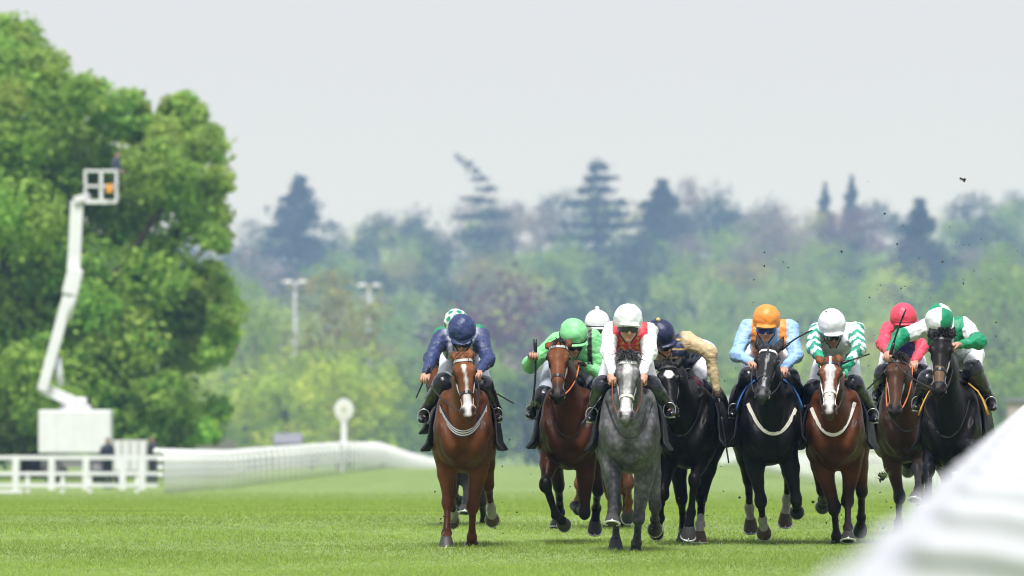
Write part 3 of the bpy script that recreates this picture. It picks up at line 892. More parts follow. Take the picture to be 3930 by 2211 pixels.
# ------------------------------------------------------------------ jockeys
def jockey(key, sp):
    h = HORSES[key]; I, T = h['I'], h['T']; rng = np.random.default_rng(ord(key[-1]) * 31)
    base = np.array((0, 0, 1.12 + h['sp'].get('dz', 0)))
    root = empty('person', (h['X0'], h['Dr'], base[2]), sp['label'], 'person', 'jockeys riding in the race')
    skin = np.array(sp.get('skin', (.50, .27, .19)))
    dz = h['sp'].get('dz', 0)
    hipc = T(sp.get('hipx', 0), .30, 1.74)
    def solve(E, uv, L, sgn=-1, y0=None):
        y = E[1]
        for _ in range(4):
            Pq = I(uv, y); d2 = L * L - (Pq[0] - E[0]) ** 2 - (Pq[2] - E[2]) ** 2
            y = E[1] + sgn * math.sqrt(max(d2, 0))
        return I(uv, y)
    ysh = -.17
    S = [I(sp['sh'][0], ysh), I(sp['sh'][1], ysh)]
    sm = (S[0] + S[1]) / 2
    for i in (0, 1): S[i] = sm + (S[i] - sm) * .93
    E = [solve(S[i], sp['elb'][i], .30, sp.get('es', (-1, -1))[i]) for i in (0, 1)]
    Hd = [solve(E[i], sp['hand'][i], .25, sp.get('hsn', (-1, -1))[i]) for i in (0, 1)]
    K = [I(sp['knee'][i], -.20) for i in (0, 1)]
    Ft = [I(sp['foot'][i], -.02) for i in (0, 1)]
    hip = [hipc + np.array((-.10, 0, 0)), hipc + np.array((.10, 0, 0))]
    Hc = I(sp['helm'], -.44)
    # head frame
    pit, yw, rl = (math.radians(a) for a in sp.get('head', (20, 0, 0)))
    R = Matrix.Rotation(yw, 3, 'Z') @ Matrix.Rotation(rl, 3, 'Y') @ Matrix.Rotation(pit, 3, 'X')
    hx, hf, hu = (np.array(R @ Vector(a)) for a in ((1, 0, 0), (0, -1, 0), (0, 0, 1)))
    def Q(a, b, c): return Hc + hx * a + hf * b + hu * c
    RH = np.array((hx, hf, hu))
    hair = np.array((.03, .02, .012)); lip = skin * np.array((.8, .5, .5))
    body = []
    def B(a, b, ra, rb, col=skin, k=.02): body.append(RC(a, b, ra, rb, col, k))
    # skull, face
    body.append(EL(Q(0, -.012, -.025), (.078, .098, .105), RH, skin, .02))
    body.append(EL(Q(0, .035, -.115), (.064, .060, .082), RH, skin, .025))
    body.append(EL(Q(0, .078, -.183), (.028, .024, .024), RH, skin, .02))           # chin
    B(Q(0, .093, -.08), Q(0, .114, -.122), .011, .017, skin * 1.02, .012)           # nose
    body.append(EL(Q(0, .092, -.152), (.027, .014, .011), RH, lip, .008))
    for s in (-1, 1):
        body.append(EL(Q(s * .076, -.01, -.085), (.014, .024, .034), RH, skin, .01))
        body.append(EL(Q(s * .042, .07, -.108), (.026, .026, .028), RH, skin, .02))
    nk = sm + np.array((0, -.02, .02))
    B(nk + np.array((0, .06, -.02)), Q(0, -.02, -.10), .062, .054, skin, .03)
    # torso and limbs (under the clothes)
    B(hipc, sm + np.array((0, .02, -.06)), (.13, .10), (.14, .10), skin, .05)
    for i in (0, 1):
        B(S[i], E[i], .045, .036); B(E[i], Hd[i], .036, .026)
        B(hip[i], K[i], .075, .052); B(K[i], Ft[i] + np.array((0, .05, .06)), .046, .026); B(Ft[i] + np.array((0, .045, .03)), Ft[i] + np.array((0, -.05, -.005)), .022, .018)
    hcol = [np.array(sp.get('glove', (None, None))[i]) if sp.get('glove', (None, None))[i] is not None else skin for i in (0, 1)]
    fingers = MB(); fcol = []
    for i in (0, 1):
        d = nrm(Hd[i] - E[i]); up = np.array((0, 0, 1.)) if abs(d[2]) < .9 else np.array((0, -1., 0)); a = nrm(np.cross(d, up)); nn = np.cross(a, d)
        body.append(RC(Hd[i], Hd[i] + d * .055, (.040, .020), (.044, .020), hcol[i], .015, a))
        for j in range(4):
            L = (.032, .036, .034, .027)[j]
            k0 = Hd[i] + d * .05 + a * (j - 1.5) * .021
            pts = [k0, k0 + d * .035 * 1.0, k0 + d * (.035 + L * .35) - nn * L * .9, k0 + d * .020 - nn * (L * 1.5), k0 + d * .0 - nn * (L * 1.25)]
            n0 = len(fingers.V); fingers.tube([Vector(p) for p in pts], [.0115, .0112, .0105, .0098, .0075], 6)
            fcol += [skin if sp.get('tips', True) else hcol[i]] * (len(fingers.V) - n0)
        th = Hd[i] + d * .015 - a * .035 * (1 if i else -1)
        n0 = len(fingers.V)
        fingers.tube([Vector(p) for p in (th, th + d * .03 - nn * .018, th + d * .052 - nn * .036)], [.014, .012, .009], 6)
        fcol += [hcol[i]] * (len(fingers.V) - n0)
    f = Field(body, .0115); V, F = f.mesh(); col = f.colors(V, skin, .008)
    q = (V - Hc); fz = q @ hu; fy = q @ hf; fx = np.abs(q @ hx)
    near = (np.linalg.norm(q, axis=1) < .2)
    hm = near & (((fy < .02) & (fz > -.11)) | (fz > -.02)); col[hm] = hair
    eyes = near & (np.abs(fz + .055) < .012) & (np.abs(fx - .032) < .016) & (fy > .05); col[eyes] = (.05, .03, .02)
    nv = len(V)
    V = np.vstack([V, np.array([tuple(p) for p in fingers.V])]) - base
    col = np.vstack([col, np.array(fcol)])
    q4 = np.array([fc for fc in fingers.F if len(fc) == 4]) + nv; q6 = np.array([fc for fc in fingers.F if len(fc) == 6]) + nv
    link('body', np_mesh('jockey body', V, [F, q4, q6], SKINM, col=col), root)
    # silks
    tc, slc = sp['torso'], sp['sleeve']
    J = []
    tcol = tc if callable(tc) else (lambda t_, q_: np.tile(np.array(tc, float), (len(q_), 1)))
    ax = nrm(S[1] - S[0])
    chest = sm + np.array((0, .03, -.08))
    J.append(RC(hipc + np.array((0, -.04, .0)), chest, (.135, .115), (.165, .125), tcol, .05, ax))
    J.append(RC(S[0] + ax * .03, S[1] - ax * .03, .075, .075, tcol, .05))
    J.append(EL(chest + np.array((0, -.03, -.02)), (.15, .11, .12), None, tcol, .05))
    J.append(RC(nk + np.array((0, .05, -.03)), nk + nrm(Q(0, -.02, -.1) - nk) * .05, .074, .068, tcol, .02))
    slf = slc if isinstance(slc, list) else [slc, slc]
    for i in (0, 1):
        up_, lo_ = slf[i] if isinstance(slf[i], tuple) and callable(slf[i][0]) else (slf[i], slf[i])
        J.append(RC(S[i], E[i], (.082, .078), (.064, .064), up_, .035)); J.append(RC(E[i], Hd[i] - nrm(Hd[i] - E[i]) * .01, .064, .041, lo_, .02))
        J.append(EL(E[i], (.066, .066, .066), None, up_ if not callable(up_) else None, .03))
    f = Field(J, .0125); V, F = f.mesh(); col = f.colors(V, (.5, .5, .5), .004)
    if sp.get('paint'): col = sp['paint'](V, col, dict(S=S, E=E, H=Hd, sm=sm, hip=hipc))
    V = displace(V, F, wrinkle(V, .009, 30) + np.abs(wrinkle(V[:, [1, 2, 0]], .011, 60, (1, 1.6, .8))))
    link('silks', np_mesh('silks', V - base, F, SILK, col=col), root)
    # collar
    # breeches
    J = []; bc = np.array(sp.get('breech', (.74, .76, .80)))
    J.append(EL(hipc, (.17, .16, .14), None, bc, .05))
    for i in (0, 1): J.append(RC(hip[i], K[i], (.098, .098), (.068, .068), bc, .05))
    f = Field(J, .0135); V, F = f.mesh(); V = displace(V, F, wrinkle(V, .006, 40))
    link('breeches', np_mesh('breeches', V - base, F, SILK, col=f.colors(V, bc)), root)
    # boots
    for i in (0, 1):
        tc_ = np.array(sp.get('boottop', (.010, .011, .018)))
        k1 = K[i] + (hip[i] - K[i]) * .04; ank = Ft[i] + np.array((0, .05, .06))
        toe = Ft[i] + np.array((.02 * (1 if i else -1), -.13, -.012))
        J = [RC(k1, K[i], .092, .090, tc_, .02), RC(K[i], K[i] + (ank - K[i]) * .5, .088, .066, tc_, .02), RC(k1 + (ank - k1) * .3, ank, .066, .043, (.010, .010, .012), .02),
             RC(ank, Ft[i] + np.array((0, .05, .0)), .044, .042, (.010, .010, .012), .02), RC(Ft[i] + np.array((0, .05, -.002)), toe, (.040, .036), (.032, .024), (.010, .010, .012), .02)]
        f = Field(J, .0125); V, F = f.mesh(); V = displace(V, F, wrinkle(V, .004, 60, (1, 1, 2)))
        link('boot', np_mesh('boot', V - base, F, mat('boot', (.01, .01, .012), .25, attr=True, bump=.35, bscale=30, coat=.3), col=f.colors(V, (.01, .01, .012))), root)
        # stirrup belongs to the horse's saddle
        hr = h['root']; c = Ft[i] + np.array((0, -.035, .01)); s = 1 if i else -1
        mb = MB()
        mb.tube([c + np.array((math.sin(a) * .052, 0, math.cos(a) * .056 + (.02 if math.cos(a) > 0 else 0) - .0)) for a in np.linspace(0, 6.28, 17)[:-1]], .0055, 6, closed=True)
        mb.beam(c + np.array((-.05, 0, -.05)), c + np.array((.05, 0, -.05)), .035, .012)
        o = mb.build('stirrup', STEEL, hr)
        tp = h['T'](s * .19, -.06, 1.40)
        mb = MB(); mb.beam(c + np.array((0, 0, .08)), tp, .004, .024); mb.build('leather', BLACKL, o)
    # helmet and cap
    cc = sp['cap']
    ccol = cc if callable(cc) else (lambda t_, q_: np.tile(np.array(cc, float), (len(q_), 1)))
    if callable(cc):
        ccol = lambda t_, q_: cc(t_, (q_ - Hc) @ RH.T)
    J = [EL(Q(0, -.012, .0), (.119, .140, .124), RH, ccol, .01), RC(Q(0, -.02, -.02), Q(0, -.02, -.055), (.117, .135), (.114, .13), ccol, .02, hx)]
    J.append(EL(Q(0, -.02, -.16), (.4, .4, .085), RH, None, .008, -1))
    f1 = sp.get('peak', ccol)
    J.append(EL(Q(0, .112, -.052), (.092, .050, .014), RH, f1 if callable(f1) else np.array(f1), .012))
    J.append(EL(Q(0, .060, -.118), (.080, .060, .062), RH, None, .01, -1))
    f = Field(J, .0115); V, F = f.mesh(); V2 = displace(V, F, wrinkle(V, .0050 * sp.get('capw', 1), 60, (1, 1, 1)))
    link('cap', np_mesh('cap', V2 - base, F, CAPM, col=f.colors(V, (.5, .5, .5), .004)), root)
    mb = MB()
    if sp.get('pom') is not None:
        pm = mat('pompom ' + str(sp['pom']), sp['pom'], .9, bump=.8, bscale=60)
        mb.lathe([(.022 * math.sin(a), -.02 * math.cos(a)) for a in np.linspace(.05, 3.09, 7)], Q(0, -.03, .134) - base, 8)
        mb.build('pompom', pm, root)
    if sp.get('band') is not None:
        mb = MB(); pts = []; outs = []
        for a in np.linspace(-2.6, 2.6, 25): pts.append(Q(.121 * math.sin(a), -.012 + .143 * math.cos(a), -.034) - base); outs.append(hx * math.sin(a) + hf * math.cos(a))
        strap(pts, outs, .012, .005, 'cap_band', mat('band ' + str(sp['band']), sp['band'], .6), root)
    # goggles
    pts, outs = [], []
    for a in np.linspace(-1.25, 1.25, 15):
        pts.append(Q(.084 * math.sin(a), .000 + .106 * math.cos(a), -.092) - base); outs.append(hx * math.sin(a) + hf * math.cos(a))
    strap(pts, outs, .052, .012, 'goggles', mat('lens ' + str(sp.get('lens', 'dark')), {'dark': (.008, .008, .012), 'blue': (.01, .03, .16)}[sp.get('lens', 'dark')], .08, coat=.6), root)
    pts, outs = [], []
    for s in (-1, 1):
        tube_part('chin_strap', [Q(s * .082, .01, -.06) - base, Q(s * .074, .035, -.14) - base, Q(s * .02, .078, -.21) - base], .006, BLACKL, root)
    # reins belong to the horse
    for i in (0, 1):
        a, b = h['bits'][i], Hd[i] + nrm(Hd[i] - E[i]) * .05
        if sp.get('free', (0, 0))[i]: b = (Hd[1 - i] + np.array((.03 if i else -.03, 0, -.03)))
        md = (a + b) / 2 + np.array((.05 * (1 if i else -1), 0, -.05))
        pts = [(1 - q) ** 2 * a + 2 * q * (1 - q) * md + q * q * b for q in np.linspace(0, 1, 10)]
        tube_part('rein', pts, (.0065), mat('rein ' + sp.get('rein', 'black'), {'black': (.02, .018, .018), 'orange': (.62, .16, .05), 'white': (.6, .58, .55), 'brown': (.16, .05, .02)}[sp.get('rein', 'black')], .6), h['root'])
    return dict(S=S, E=E, H=Hd, Hc=Hc, Q=Q, base=base, root=root, sm=sm, I=I, h=h, hip=hipc)

def whip(key, label, a, b, y, bend=0.0, thick=1.0):
    """riding whip from handle a to tip b (photo px) at depth y in the rider's frame"""
    h = HORSES[key]; I = h['I']
    if not isinstance(y, tuple): y = (y, y)
    A, Bp = I(a, y[0]), I(b, y[1]); o = np.array((h['X0'], h['Dr'], 0)); c = A
    L = np.linalg.norm(Bp - A); d = (Bp - A) / L
    s = nrm(np.cross(d, (0, 1, 0)))
    pts = [Vector(A + d * L * q + s * bend * math.sin(q * 3.14159) - c) for q in np.linspace(0, 1, 12)]
    root = empty('riding_whip', tuple(o + c), label, 'whip', 'riding whips')
    mb = MB(); mb.tube(pts[:4], [.013 * thick, .014 * thick, .013 * thick, .012 * thick], 8); mb.build('handle', BLACKL, root)
    mb = MB(); mb.tube(pts[3:11], [.008 * thick] * 8, 6); mb.build('shaft', BLACKL, root)
    mb = MB(); mb.tube(pts[9:], [(.015 * thick, .008), (.02 * thick, .008), (.016 * thick, .007)], 6); mb.build('flap', CLOTHB, root)
# ------------------------------------------------------------------ the field, measured from the photograph
def Cc(bx, by):
    return lambda x, y: (bx + x / 2.898, by + y / 2.898)
CHEST, BAY, DBAY = (.118, .041, .0145), (.085, .028, .011), (.040, .018, .010)
BLK, DGREY, GREY = (.0045, .004, .004), (.010, .010, .0115), (.125, .125, .132)
KB = (.008, .007, .007)

u, l = Cc(1580, 1180), Cc(1580, 1620)
horse('chestnut', dict(D=74.8, u=1778, dz=-.07, label='chestnut racehorse with a narrow white blaze and striped breast strap, left of the field',
    coat=CHEST, headc=(.165, .060, .021), legc=(.075, .025, .010), muzc=(.16, .10, .08), poll=u(567, 560), muzzle=u(640, 1240), eyes=(u(455, 815), u(708, 800)), ears=(u(455, 478), u(645, 450)),
    blaze=[(.17, .018, .30, .014, 0), (.30, .010, .58, .012, .4), (.58, .022, .80, .045, 0), (.80, .045, .97, .028, -.5)], muz0=.95,
    manec=(.16, .055, .022), forelock=.35, brow='silver', rein='orange', girth='stripe', gz=(1.0, 1.22, .20),
    legs=[('F', -1, l(400, 890), l(385, 1240), l(385, 1392), (-1, -1, -1)), ('F', 1, l(680, 930), l(668, 1285), l(668, 1362), (-1, 1, 1)),
          ('H', 1, l(850, 700), l(880, 955), l(895, 1070), (1, 1, 1), .5), ('H', -1, l(440, 800), l(465, 1030), l(450, 1090), (1, 1, 1), .4)]))
horse('spotty', dict(D=84.5, u=1752, label='brown racehorse hidden behind the chestnut, only its head side and dark legs showing',
    coat=BAY, legc=(.03, .028, .028), muzc=(.03, .02, .02), poll=u(265, 690), muzzle=u(225, 1050), eyes=(u(180, 830), u(320, 820)),
    manec=KB, rein='orange',
    legs=[('F', -1, l(490, 620), l(480, 830), l(545, 870), (-1, 1, 1)), ('F', 1, l(600, 640), l(605, 880), l(590, 1015), (-1, -1, -1)),
          ('H', 1, l(780, 880), l(805, 1090), l(810, 1190), (1, 1, 1)), ('H', -1, l(460, 700), l(470, 880), l(470, 960), (1, 1, 1))]))
u, l = Cc(2000, 1180), Cc(2000, 1660)
horse('green', dict(D=76.0, u=2184, dz=-.06, label='bay racehorse with a plain face under the lime green rider, all feet off the turf',
    coat=(.055, .018, .008), legc=KB, muzc=(.035, .025, .022), headc=(.150, .054, .021), poll=u(420, 425), muzzle=u(400, 1030), eyes=(u(285, 605), u(548, 595)), ears=(u(275, 408), u(555, 352)),
    manec=KB, forelock=.8, brow='silver', rein='orange', muz0=.66,
    legs=[('F', -1, l(270, 570), l(385, 915), l(480, 1010), (-1, 1, 1)), ('F', 1, l(705, 880), l(640, 860), l(625, 800), (-1, 1, 1)),
          ('H', -1, l(420, 600), l(435, 890), l(395, 1060), (1, 1, -1)), ('H', 1, l(850, 640), l(835, 840), l(818, 1090), (1, 1, 1))]))
horse('whitecap', dict(D=83, u=2318, dz=-.04, label='brown racehorse hidden behind the grey, only its brown legs showing below',
    coat=BAY, legc=(.11, .045, .02), muzc=(.03, .02, .02), poll=u(870, 560), muzzle=u(900, 1120), eyes=(u(770, 720), u(980, 720)),
    manec=KB,
    legs=[('F', -1, l(650, 560), l(640, 760), l(640, 830), (-1, 1, 1)), ('F', 1, (2415, 1850), (2413, 1925), (2410, 1985), (-1, 1, 1)),
          ('H', -1, (2345, 1900), (2342, 1990), (2338, 2030), (1, 1, 1)), ('H', 1, (2400, 1880), (2402, 1950), (2400, 2000), (1, 1, 1))]))
u, l = Cc(2260, 1150), Cc(2260, 1640)
horse('grey', dict(D=72.9, u=2416, dz=-.05, label='dappled grey racehorse with a white blaze leading in the middle',
    coat=(.108,.108,.114), legc=(.040,.040,.046), muzc=(.20, .19, .19), headc=(.19,.19,.195), poll=u(432, 670), muzzle=u(412, 1375), eyes=(u(292, 870), u(568, 868)), ears=(u(300, 640), u(562, 595)),
    blaze=[(.05, .03, .30, .045, 0), (.30, .034, .66, .026, 0), (.66, .040, .90, .036, 0)], blazec=(.62, .61, .61), muz0=.90, dapple=True,
    manec=(.05, .05, .055), forelock=1.5, brow='white', nose='white', rein='brown',
    legs=[('F', -1, l(285, 650), l(275, 915), l(258, 1072), (-1, -1, -1)), ('F', 1, l(555, 1000), l(530, 1290), l(520, 1395), (-1, 1, 1)),
          ('H', -1, l(300, 900), l(300, 1250), l(298, 1385), (1, 1, -1)), ('H', 1, l(735, 880), l(735, 1030), l(735, 1120), (1, 1, 1))]))
u, l = Cc(2450, 1180), Cc(2450, 1640)
horse('star', dict(D=75.8, u=2628, dz=-.05, yaw=.10, label='black racehorse with a white star on its forehead beside the grey',
    coat=BLK, legc=BLK, muzc=BLK, poll=u(330, 660), muzzle=u(375, 1230), eyes=(u(205, 850), u(470, 845)), ears=(u(162, 588), u(495, 545)),
    blaze=[(.18, .026, .26, .048, 0), (.26, .048, .33, .012, 0)], blazec=(.74, .73, .72), manec=BLK, forelock=.5, brow='black', noseb=False,
    legs=[('F', -1, l(275, 730), l(238, 1010), l(198, 1165), (-1, 1, 1)), ('F', 1, l(622, 580), l(585, 950), l(555, 1205), (-1, 1, -1)),
          ('H', -1, l(480, 800), l(500, 1130), l(502, 1300), (1, 1, -1)), ('H', 1, l(700, 790), l(688, 1080), l(682, 1275), (1, -1, -1), .35)]))
u, l = Cc(2760, 1160), Cc(2760, 1620)
horse('orange', dict(D=75.9, u=2957, dz=-.02, yaw=-.04, label='charcoal racehorse with a white breast strap under the orange capped rider',
    coat=DGREY, legc=(.012, .012, .014), muzc=(.11, .11, .12), headc=(.022,.022,.025), poll=u(550, 545), muzzle=u(470, 1070), eyes=(u(398, 650), u(672, 655)), ears=(u(420, 375), u(715, 385)),
    blaze=[(.16, .016, .33, .010, .3), (.62, .013, .80, .012, .2)], blazec=(.30, .30, .32), manec=BLK, forelock=.3, brow='white', centre=True, girth='white', gz=(.985, 1.25, .22), cloth='blue', saddle='brown', hy=-.1, muz0=.78,
    legs=[('F', -1, l(460, 870), l(482, 1085), l(500, 1225), (-1, 1, 1), .3), ('F', 1, l(858, 850), l(862, 905), l(865, 985), (-1, 1, 1)),
          ('H', -1, l(325, 640), l(335, 955), l(352, 1190), (1, 1, 1), .25), ('H', 1, l(762, 560), l(752, 860), l(733, 1120), (1, 1, 1), .35)]))
u, l = Cc(3040, 1160), Cc(3040, 1620)
horse('blaze', dict(D=76.0, u=3204, dz=-.07, yaw=.06, label='bay racehorse with a broad white blaze and white breast strap',
    coat=(.088, .028, .010), legc=(.022, .015, .014), muzc=(.25, .2, .18), headc=(.17, .060, .022), poll=u(425, 665), muzzle=u(415, 1258), eyes=(u(285, 850), u(545, 842)), ears=(u(262, 588), u(520, 575)),
    blaze=[(.08, .022, .20, .050, 0), (.20, .050, .42, .030, 0), (.42, .034, .80, .052, -.3), (.80, .050, .98, .03, -.4)], muz0=.93,
    manec=KB, forelock=.25, brow='black', bridle='white', centre=True, girth='white', gz=(.975, 1.26, .20),
    legs=[('F', -1, l(470, 950), l(490, 1270), l(498, 1360), (-1, 1, 1)), ('F', 1, l(620, 870), l(622, 1175), l(622, 1325), (-1, -1, -1)),
          ('H', -1, l(335, 760), l(345, 860), l(338, 925), (1, 1, 1)), ('H', 1, l(772, 770), l(768, 1060), l(758, 1200), (1, 1, 1))]))
u, l = Cc(3340, 1150), Cc(3340, 1560)
horse('pink', dict(D=79.5, u=3476, dz=-.04, label='brown racehorse with a muddy face under the pink sleeved rider',
    coat=(.034, .014, .0075), legc=(.026, .022, .022), muzc=(.03, .024, .022), headc=(.07, .031, .017), poll=u(300, 665), muzzle=u(268, 1290), eyes=(u(178, 880), u(440, 900)), ears=(u(215, 620), u(400, 600)),
    manec=KB, forelock=1.2, brow='black', rein='orange', noseb=False, muz0=.76,
    legs=[('F', -1, l(322, 1000), l(315, 1290), l(310, 1430), (-1, 1, 1)), ('F', 1, l(520, 690), l(535, 930), l(495, 1050), (-1, -1, -1)),
          ('H', -1, l(420, 640), l(425, 640), l(420, 700), (1, 1, 1)), ('H', 1, l(560, 800), l(560, 1100), l(560, 1300), (1, 1, 1))]))
horse('right', dict(D=74.2, u=3650, dz=-.05, yaw=.10, label='near black racehorse with a brown nose beside the white rail',
    coat=(.0052, .0042, .0042), legc=(.018, .019, .026), muzc=(.018, .016, .016), headc=(.013, .011, .011), poll=u(800, 415), muzzle=u(755, 1062), eyes=(u(655, 655), u(925, 640)), ears=(u(660, 322), u(942, 300)),
    blaze=[(.55, .042, .80, .04, 0)], blazec=(.14, .085, .05), manec=BLK, forelock=1.3, brow='black', cloth='yellow', muz0=.78,
    legs=[('F', -1, l(650, 690), l(640, 1010), l(610, 1150), (-1, -1, -1)), ('F', 1, l(1130, 450), l(1180, 640), l(1200, 760), (-1, 1, 1)),
          ('H', -1, l(850, 800), l(850, 1180), l(850, 1330), (1, 1, 1)), ('H', 1, l(1150, 800), l(1150, 1180), l(1150, 1330), (1, 1, 1))]))

NAVY, WH, LIME = (.022, .038, .125), (.74, .76, .80), (.23, .66, .28)
RED, LBLU, ORG, TEAL = (.58, .035, .055), (.30, .50, .80), (.82, .28, .045), (.015, .30, .19)
PINK, EMER, BEIGE, VIO = (.72, .06, .11), (.0, .24, .11), (.55, .42, .24), (.05, .03, .30)
BG = (.012, .012, .014)
JK = {}
u = Cc(1580, 1180)
def paint_navy(V, c, g):
    q = V - g['sm']; m = (np.abs(c[:, 2] - .54) < .08)
    st = m & (np.abs(np.sin(V[:, 0] * 55)) > .93); c[st] = (.05, .06, .14); return c
JK['chestnut'] = jockey('chestnut', dict(label='person in plain navy cap and navy sleeves riding the chestnut', helm=u(557, 245), sh=(u(315, 335), u(790, 325)), elb=(u(220, 570), u(845, 590)), hand=(u(165, 735), u(740, 715)),
    knee=(u(345, 850), u(800, 880)), foot=(u(135, 1240), u(950, 1225)), head=(38, -4, 0), torso=(.40, .43, .54), sleeve=NAVY, cap=NAVY, capw=1.7, band=(.12, .16, .34), paint=paint_navy))
def dots(t, r):
    c = np.tile(np.array(WH), (len(r), 1)); d = r / np.linalg.norm(r, axis=1)[:, None]
    for k in range(22):
        zz = 1 - (k + .5) / 13; a = k * 2.4 + .6; q = math.sqrt(max(1 - zz * zz, 0))
        c[d @ np.array((q * math.cos(a), q * math.sin(a), zz)) > .968] = EMER
    return c
JK['spotty'] = jockey('spotty', dict(label='person in white cap with green spots riding behind the navy rider', helm=u(495, 160), sh=(u(300, 310), u(750, 270)), elb=(u(240, 560), u(790, 560)), hand=(u(250, 850), u(560, 820)),
    knee=(u(330, 900), u(720, 900)), foot=(u(230, 1180), u(870, 1180)), head=(22, 0, 0), torso=EMER, sleeve=EMER, cap=dots, glove=(WH, WH), rein='orange'))
u = Cc(2000, 1180)
def paint_lime(V, c, g):
    q = V - g['sm']; m = (np.abs(np.abs(q[:, 0]) - .125) < .022) & (np.abs(q[:, 1]) < .4) & (q[:, 2] > -.22); c[m] = BG; return c
JK['green'] = jockey('green', dict(label='person in lime green cap and silks with black braces, whip raised', helm=u(588, 285), sh=(u(400, 360), u(820, 350)), elb=(u(95, 640), u(915, 770)), hand=(u(128, 545), u(690, 640)),
    hsn=(-1, -1), knee=(u(250, 1000), u(850, 930)), foot=(u(115, 1190), u(850, 1180)), head=(30, 14, -3), torso=LIME, sleeve=LIME, cap=LIME, band=BG, glove=(BG, BG), free=(1, 0), paint=paint_lime, rein='orange', breech=(.35, .38, .45)))
JK['whitecap'] = jockey('whitecap', dict(label='person in white cap with dark band riding half hidden behind the lime green rider', helm=u(850, 165), sh=(u(700, 350), u(1010, 350)), elb=(u(690, 620), u(1060, 620)), hand=(u(800, 760), u(930, 760)),
    knee=(u(700, 950), u(1040, 950)), foot=(u(640, 1200), u(1100, 1200)), head=(4, 10, 0), torso=(.35, .15, .12), sleeve=(.40, .22, .16), cap=WH, band=(.02, .03, .04), pom=WH, capw=.3, skin=(.45, .24, .17)))
u = Cc(2260, 1150)
def paint_red(V, c, g):
    q = V - g['sm']; m = (q[:, 1] < -.05) & (np.abs(q[:, 0]) < .085) & (np.abs(q[:, 2] + .12) < .09) & (np.sin(q[:, 0] * 95 + 2 * np.sin(q[:, 2] * 80)) * np.sin(q[:, 2] * 75) > .45)
    c[(np.abs(q[:, 0]) < .150) & (np.abs(q[:, 2]) < .25) & (q[:, 1] > -.14)] = RED; c[m] = (.62, .36, .05); return c
JK['grey'] = jockey('grey', dict(label='person in white cap with red body and white sleeves riding the grey', helm=u(440, 205), sh=(u(235, 345), u(680, 355)), elb=(u(212, 590), u(675, 590)), hand=(u(262, 830), u(600, 830)),
    knee=(u(150, 970), u(690, 970)), foot=(u(35, 1310), u(895, 1255)), head=(4, 8, 3), torso=RED, sleeve=WH, cap=WH, paint=paint_red, rein='brown'))
u = Cc(2450, 1180)
def paint_gold(V, c, g):
    q = V - g['sm']; d = (c[:, 2] < .2) & (q[:, 1] < -.02)
    m = d & ((np.abs(q[:, 0] + .02 + .12 * q[:, 2]) < .007) | ((np.abs(np.sin((q[:, 2]) * 38)) > .975) & (np.abs(q[:, 0]) < .13)))
    c[m] = (.50, .34, .10); return c
JK['star'] = jockey('star', dict(label='person in navy velvet cap with gold trim and beige sleeves leaning over the black horse', helm=u(255, 290), sh=(u(190, 470), u(545, 350)), elb=(u(120, 660), u(790, 500)), hand=(u(165, 780), u(872, 920)),
    knee=(u(230, 900), u(610, 890)), foot=(u(310, 1250), u(830, 1190)), head=(30, 24, -22), torso=(.008, .014, .060), sleeve=BEIGE, cap=(.008, .014, .060), pom=(.62, .50, .22), glove=(BEIGE, BG), free=(0, 1), paint=paint_gold, boottop=(.060, .006, .018), hipx=.03, capw=.6, tips=False))
u = Cc(2760, 1160)
def paint_or(V, c, g):
    q = V - g['sm']; m = (np.abs(np.abs(q[:, 0]) - .12) < .032) & (np.abs(q[:, 1]) < .45) & (q[:, 2] > -.26); c[m] = ORG; return c
JK['orange'] = jockey('orange', dict(label='person in orange cap and light blue silks with orange braces', helm=u(528, 180), sh=(u(300, 285), u(805, 285)), elb=(u(200, 590), u(850, 590)), hand=(u(355, 670), u(725, 735)),
    knee=(u(330, 840), u(785, 850)), foot=(u(165, 1235), u(925, 1150)), head=(12, -4, 2), torso=LBLU, sleeve=LBLU, cap=ORG, lens='blue', paint=paint_or, skin=(.52, .28, .21)))
u = Cc(3040, 1160)
def paint_dia(V, c, g):
    for i in (0, 1):
        for (a, b, f) in ((g['S'][i], g['E'][i], 0), (g['E'][i], g['H'][i], 1)):
            ab = b - a; t = (V - a) @ ab / (ab @ ab); r = V - a - np.outer(t, ab); m = (t > 0.0) & (t < 1.15) & (np.linalg.norm(r, axis=1) < .085)
            an = np.arctan2(r[:, 0], -r[:, 1]); L = np.linalg.norm(ab)
            zz = np.abs(((an * 1.6 / np.pi) % 1) - .5) * .09
            z = ((t * L + f * .30 + zz * (1 if i else 1)) / .115) % 1
            k = np.where((z < .48)[:, None], np.array(TEAL), np.array(WH)); c[m] = k[m]
        cuff = np.linalg.norm(V - g['H'][i], axis=1) < .085; c[cuff] = (.01, .36, .20)
    q = V - g['sm']; m = (np.abs(q[:, 0]) > .085) & (np.abs(q[:, 0]) < .2) & (q[:, 1] > -.02); c[m] = TEAL
    return c
JK['blaze'] = jockey('blaze', dict(label='person in white cap and white silks with teal chevron sleeves', helm=u(445, 235), sh=(u(265, 320), u(730, 310)), elb=(u(235, 500), u(740, 520)), hand=(u(325, 640), u(590, 750)),
    knee=(u(240, 980), u(690, 930)), foot=(u(75, 1310), u(895, 1290)), head=(26, 4, -4), torso=WH, sleeve=WH, cap=WH, paint=paint_dia, glove=((.01, .36, .20), (.01, .36, .20)), skin=(.30, .15, .09), capw=.7))
u = Cc(3340, 1150)
